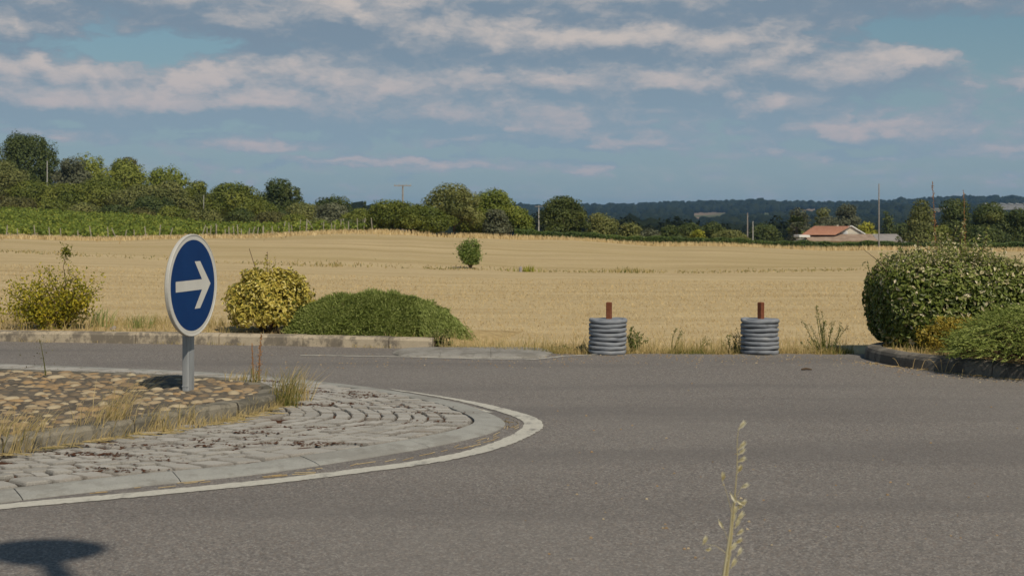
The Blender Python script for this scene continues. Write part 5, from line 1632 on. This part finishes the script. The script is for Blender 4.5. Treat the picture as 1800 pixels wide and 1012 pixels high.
mb = MB(); mb.box((HX(1411), .5, HZ(415)), (HX(1421) - HX(1402), 3.3, .30), bev=.02); mb.build('porch_fascia', M['whitewall'], house)

d1 = 160.0; x = at(1603, d1); zb = tz(x, d1)
t = thing('shed', 'small grey roofed shed just right of the house, half behind the hedge', 'shed', (x, d1, zb))
zt = zat(422, d1) - zb; w2 = 12 * d1 / F * 1.4
mb = MB(); mb.box((0, 1.4, (zt - .5) / 2), (w2 * 1.7, 2.4, zt - .5)); mb.build('wall', M['render'], t)
mb = MB(); mb.add([(-w2, -.1, zt - .75), (w2, -.1, zt - .75), (w2 * .96, 1.5, zt), (-w2 * .96, 1.5, zt), (-w2, 3.1, zt - .7), (w2, 3.1, zt - .7)], [(0, 1, 2, 3), (3, 2, 5, 4)]); mb.build('roof', M['roof_grey'], t)

# far greenhouses on the right ridge
dG = 1250.0
for i in range(6):
    u = 1738 + i * 13.5; x = at(u, dG); zb = zat(365, dG)
    t = thing('greenhouse', 'row of pale greenhouse roofs on the far ridge at the right edge', 'greenhouse', (x, dG, zb), 'greenhouses on the far ridge')
    k_ = dG / F; h2 = (5.0 - .0) * k_
    mb = MB(); mb.box((0, 8, h2 / 2 - 1), (13.2 * k_, 16, h2 + 2)); mb.build('wall', M['shed_wall'], t)
    mb = MB(); mb.add([(-6.6 * k_, -.3, h2 + 3.0 * k_), (6.6 * k_, -.3, h2 + .4), (6.6 * k_, 16, h2 + .4), (-6.6 * k_, 16, h2 + 3.0 * k_), (-6.6 * k_, -.3, h2 + 1.9 * k_), (6.6 * k_, -.3, h2 + .1)], [(0, 1, 2, 3), (4, 5, 1, 0)]); mb.build('roof', M['shed'], t)

# ------------------------------------------------------------------ poles
def pole(u, vt, d, lab, r0, mat, arm=None, th_=.14, ins=.05):
    x = at(u, d); zb = tz(x, d); h = zat(vt, d) - zb
    r0 *= .68
    t = thing('utility_pole', lab, 'pole', (x, d, zb))
    mb = MB(); mb.tube([(0, 0, -.2), (0, 0, h * .5), (0, 0, h)], [r0 * 1.25, r0 * 1.1, r0 * .9], 10); mb.build('shaft', M[mat], t)
    if arm:
        mb = MB(); mb.box((0, -.1, h - .12), (arm, th_, th_)); ar = mb.build('crossarm', M['wood_pole'], t)
        for q in ((-.46, -.2, .2, .46) if th_ > .1 else ()):
            mb = MB(); mb.tube([(arm * q, -.1, h - .04), (arm * q, -.1, h + .12), (arm * q, -.1, h + .2)], [ins, ins * 1.3, ins * .6], 6); mb.build('insulator', M['pale_pole'], ar)
    return t


pole(708, 325, 190, 'wooden pole with a wide crossarm above the trees left of the middle clump', .19, 'wood_pole', 30 * 190 / F, .16, .03)
pole(947, 361, 134, 'thin pale pole with small crossarm left of the dark feathery tree', .085, 'pale_pole', 14 * 134 / F, .06, .022)
pole(1033, 387, 126, 'short thin pole in front of the yellowish-green rounded tree', .055, 'pale_pole')
pole(1314, 374, 200, 'taller dark pole of the two behind the hedge', .13, 'wood_pole')
pole(1323.5, 389, 195, 'shorter pale pole of the two behind the hedge', .10, 'pale_pole')
pole(1545, 323, 126, 'tall slim grey pole at the field edge in front of the grey roof', .085, 'wood_pole')
pole(83, 283, 196, 'pale post rising from the trees beside the big dark domed tree', .10, 'pale_pole')
pole(358, 343, 174, 'short pale post among the trees above the vineyard', .07, 'pale_pole')

# ------------------------------------------------------------------ far wooded hills
def ico():
    t = (1 + 5 ** .5) / 2
    V = [(-1, t, 0), (1, t, 0), (-1, -t, 0), (1, -t, 0), (0, -1, t), (0, 1, t), (0, -1, -t), (0, 1, -t), (t, 0, -1), (t, 0, 1), (-t, 0, -1), (-t, 0, 1)]
    Fc = [(0, 11, 5), (0, 5, 1), (0, 1, 7), (0, 7, 10), (0, 10, 11), (1, 5, 9), (5, 11, 4), (11, 10, 2), (10, 7, 6), (7, 1, 8), (3, 9, 4), (3, 4, 2), (3, 2, 6), (3, 6, 8), (3, 8, 9), (4, 9, 5), (2, 4, 11), (6, 2, 10), (8, 6, 7), (9, 8, 1)]
    V = [np.array(v) / np.linalg.norm(v) for v in V]; cache = {}; F2 = []
    def mid(a, b):
        key = (min(a, b), max(a, b))
        if key not in cache:
            m = V[a] + V[b]; V.append(m / np.linalg.norm(m)); cache[key] = len(V) - 1
        return cache[key]
    for a, b, c in Fc:
        ab, bc, ca = mid(a, b), mid(b, c), mid(c, a)
        F2 += [(a, ab, ca), (b, bc, ab), (c, ca, bc), (ab, bc, ca)]
    return np.array(V), np.array(F2)


IV, IF = ico()
mb = MB()


def forest(n, u0, u1, d0_, d1_, r0_, r1_, pred=None):
    u = rng.uniform(u0, u1, n); d = rng.uniform(d0_, d1_, n)
    for a, b in zip(u, d):
        x = at(a, b)
        cl = math.sin(x * .006 + 1.7) * math.sin(b * .004 + x * .002) + math.sin(x * .013 - b * .007)
        if cl < -1.15: continue
        if pred and not pred(a, b): continue
        r_ = rng.uniform(r0_, r1_); z = tz(x, b)
        r_ *= 1 + .32 * math.sin(x * .011 + b * .003) * math.sin(x * .0043 + 2)
        V = IV * (r_ * np.array([1, 1, rng.uniform(.8, 1.15)])) * (1 + rng.normal(0, .13, (len(IV), 1)))
        mb.add(V + np.array([x, b, z + r_ * .75]), IF, float(np.clip(rng.normal(.5, .25), 0, 1)) + rng.normal(0, .08, len(IF)))


for _ in range(330):
    u, d = rng.uniform(930, 1900), rng.uniform(290, 600)
    if 1380 < u < 1640 and d < 340: continue
    x = at(u, d); r_ = rng.uniform(2.6, 5.2); z = tz(x, d); n = 420
    dd_ = sphere_dirs(n); lump = 1 + .16 * np.sin(dd_[:, 0] * 5 + u) * np.sin(dd_[:, 2] * 6 + d)
    P = dd_ * (r_ * lump * rng.uniform(.55, 1.03, n) ** .6)[:, None] * np.array([1, 1, rng.uniform(.8, 1.1)]) + np.array([x, d, z + r_ * .8])
    N_ = dd_ + rng.normal(0, .5, (n, 3)); N_ /= np.linalg.norm(N_, axis=1)[:, None]
    mb.leaves(P, N_, rng.uniform(.7, 1.3, n), rng.uniform(.6, 1.0, n), np.clip(rng.normal(.75, .2) + rng.normal(0, .12, n), 0, 1), .1)
forest(1500, 620, 1950, 560, 1100, 4.0, 7.0)
forest(2100, 560, 2000, 1100, 2250, 5.0, 8.5, lambda u, d: not (abs(u - 1245) < 34 and 1500 < d < 2120) and not (abs(u - 1645) < 46 and 1450 < d < 2120) and not (u > 1712 and 1100 < d < 1300))
forest(1700, 500, 2050, 2280, 2520, 5.5, 10.0)
tag(mb.build('far_forest', M['forest'], smooth=True), 'dark blue-green wooded hills along the far horizon', 'forest', kind='stuff')

# ------------------------------------------------------------------ haze
bpyme = MB()
bx0, bx1, by0, by1, bz0, bz1 = -6500, 6500, -6500, 6500, -45, 60
V = [(x, y, z) for z in (bz0, bz1) for x, y in ((bx0, by0), (bx1, by0), (bx1, by1), (bx0, by1))]
bpyme.add(V, [(0, 3, 2, 1), (4, 5, 6, 7), (0, 1, 5, 4), (1, 2, 6, 5), (2, 3, 7, 6), (3, 0, 4, 7)])
hm = bpy.data.materials.new('haze_air'); hm.use_nodes = True
nt_ = NT(hm.node_tree); nt_.n.remove(nt_.n['Principled BSDF'])
pv = nt_.new('ShaderNodeVolumePrincipled'); pv.inputs['Color'].default_value = (.33, .60, .95, 1); pv.inputs['Density'].default_value = .00011
pv.inputs['Anisotropy'].default_value = 0.0
nt_.l.new(pv.outputs[0], nt_.n['Material Output'].inputs['Volume'])
hz = bpyme.build('haze', hm); tag(hz, kind='stuff')
hz['label'] = 'thin bluish summer haze over the far hills'; hz['category'] = 'haze'

# ------------------------------------------------------------------ sky
wd = bpy.data.worlds.new('World'); S.world = wd; wd.use_nodes = True
t = NT(wd.node_tree); bg = t.n['Background']
sky = t.new('ShaderNodeTexSky', sky_type='NISHITA')
sky.sun_disc = False; sky.sun_elevation = R(SUN_EL); sky.sun_rotation = R(180 - SUN_AZ)
sky.air_density = 1.0; sky.dust_density = .6; sky.ozone_density = 1.5
STR = .09
gen = t.coord('Generated')
sp = t.new('ShaderNodeSeparateXYZ'); t.l.new(gen, sp.inputs[0])
az = t.math('ARCTAN2', sp.outputs[0], sp.outputs[1])
el = t.math('DIVIDE', sp.outputs[2], t.math('SQRT', t.math('ADD', t.math('MULTIPLY', sp.outputs[0], sp.outputs[0]), t.math('MULTIPLY', sp.outputs[1], sp.outputs[1]))))
BLOBS = [  # u, v, half width, half height (photo pixels of sky angle), amount
    (1130, 78, 380, 34, 0.5), (1130, 62, 90, 26, 0.25), (980, 76, 110, 20, 0.22), (1330, 64, 120, 24, 0.2), (1440, 82, 90, 14, 0.2),
    (560, 44, 230, 40, 0.5), (600, 22, 90, 26, 0.28), (430, 52, 80, 16, 0.2), (800, 60, 160, 34, 0.34),
    (90, 138, 150, 28, 0.52), (50, 72, 120, 28, 0.48), (530, 138, 240, 36, 0.5), (490, 120, 70, 16, 0.2), (355, 147, 44, 18, 0.34), (690, 146, 110, 20, 0.25),
    (930, 138, 190, 32, 0.48), (1360, 136, 320, 34, 0.5), (1340, 122, 70, 20, 0.26), (1560, 116, 110, 28, 0.26), (1180, 142, 80, 22, 0.24),
    (240, -6, 420, 50, 0.5), (900, -16, 460, 40, 0.5), (1500, -4, 400, 44, 0.5), (1060, 26, 120, 10, 0.2),
    (260, 184, 400, 28.6, 0.57), (60, 188, 120, 19.8, 0.27), (430, 180, 90, 17.6, 0.27), (800, 186, 260, 26.4, 0.34), (980, 222, 80, 19.8, 0.49), (900, 228, 40, 9.9, 0.38), (1360, 188, 80, 19.8, 0.43), (470, 254, 110, 13.2, 0.46), (1470, 234, 170, 17.6, 0.43),
    (1060, 245, 90, 13.2, 0.41), (700, 288, 240, 9.9, 0.46), (1030, 298, 60, 6.6, 0.34), (830, 248, 90, 8.8, 0.38), (1700, 264, 110, 15.4, 0.38), (1770, 165, 80, 20, 0.28), (1480, 275, 160, 8.8, 0.27), (620, 205, 500, 33, 0.16), (1200, 210, 500, 44, 0.14), (120, 242, 90, 11, 0.32),
    (275, 98, 130, 26, -0.62), (1610, 78, 150, 22, -0.62), (1730, 110, 110, 40, -0.3), (20, 108, 60, 10, -0.3)]


def density(dz):
    """cloud amount in the direction (az, el + dz): (total, without the fine puffs)"""
    e = t.math('ADD', el, dz)
    c = t.new('ShaderNodeCombineXYZ'); t.l.new(az, c.inputs[0]); t.l.new(e, c.inputs[1])
    q = t.math('ADD', t.math('MAXIMUM', e, 0.0), .065)
    p = t.new('ShaderNodeCombineXYZ'); t.l.new(t.math('DIVIDE', az, q), p.inputs[0]); t.l.new(t.math('DIVIDE', 1.0, q), p.inputs[1])
    n1 = t.noise(p.outputs[0], 1.35, 5, .5)
    wr = t.noise(t.vmath('MULTIPLY', c.outputs[0], (16, 40, 0)), 1., 5, .62, out=1)
    cw = t.vmath('MULTIPLY_ADD', t.vmath('SUBTRACT', wr, (.5, .5, .5)), (.09, .034, 0), c.outputs[0])
    pf = t.noise(t.vmath('MULTIPLY', cw, (34, 52, 0)), 1., 6, .56)
    acc = t.math('ADD', t.math('MULTIPLY_ADD', n1, .55, -.26), t.math('MULTIPLY_ADD', pf, 1.25, -.60))
    acc = t.math('MULTIPLY_ADD', t.smooth(e, .13, .05), .10, acc)
    for u, v, w_, h_, am in BLOBS:
        a0, e0, aw, eh = (u - 900) / F, (VH - v) / F, w_ / F, h_ / F
        x = t.vmath('MULTIPLY_ADD', cw, (1 / aw, 1 / eh, 0), (-a0 / aw, -e0 / eh, 0))
        r2 = t.vmath('DOT_PRODUCT', x, x, out=1)
        acc = t.math('MULTIPLY_ADD', t.math('POWER', .3679, r2), am * 1.3, acc)
    return acc


D0 = density(0.0); D1 = density(.0135)
cov = t.smooth(D0, -.30, .40)
rise = t.math('SUBTRACT', D0, D1)
lit = t.math('MULTIPLY', t.smooth(rise, -.40, .74), t.smooth(D0, -.16, .80))
hor = t.smooth(el, .155, .05)                 # thicker air low down
dark = t.mix(hor, sc(121, 139, 156), sc(132, 153, 170))
pale = t.mix(hor, sc(199, 189, 183), sc(176, 170, 176))
cc = t.mix(lit, dark, pale)
cc = t.mix(1.0, cc, (1 / STR, 1 / STR, 1 / STR), 'MULTIPLY')
skc = t.mix(1.0, sky.outputs[0], (.62, .74, .70), 'MULTIPLY')
veil = t.math('MULTIPLY_ADD', hor, .62, .2)
amount = t.math('MULTIPLY', t.math('MAXIMUM', cov, veil), t.smooth(el, .9, .35))
amount = t.math('MULTIPLY', amount, .95)
t.l.new(t.mix(amount, skc, cc), bg.inputs[0]); bg.inputs[1].default_value = STR

# ------------------------------------------------------------------ sun, camera, render
sl = bpy.data.lights.new('sun', 'SUN'); sl.energy = 3.6; sl.angle = R(.5); sl.color = (1.0, .90, .74)
so = bpy.data.objects.new('sun', sl); COL.objects.link(so)
so.rotation_euler = (R(90 - SUN_EL), 0, R(SUN_AZ))
cam = bpy.data.cameras.new('camera'); co = bpy.data.objects.new('camera', cam); COL.objects.link(co)
co.location = (0, 0, H); co.rotation_euler = (R(90), 0, 0)
cam.sensor_width = 36; cam.lens = F / 1800 * 36; cam.shift_y = -(506 - VH) / 1800
cam.clip_start = .1; cam.clip_end = 20000
cam.dof.use_dof = True; cam.dof.focus_distance = 11.5; cam.dof.aperture_fstop = 5.0
S.camera = co
S.view_settings.view_transform = 'Standard'; S.view_settings.look = 'None'
S.view_settings.exposure = 0; S.view_settings.gamma = 1
S.render.engine = 'CYCLES'
cy = S.cycles
cy.use_denoising = True
cy.max_bounces = 6; cy.diffuse_bounces = 3; cy.transmission_bounces = 3; cy.volume_bounces = 0; cy.transparent_max_bounces = 4
cy.sample_clamp_indirect = 4
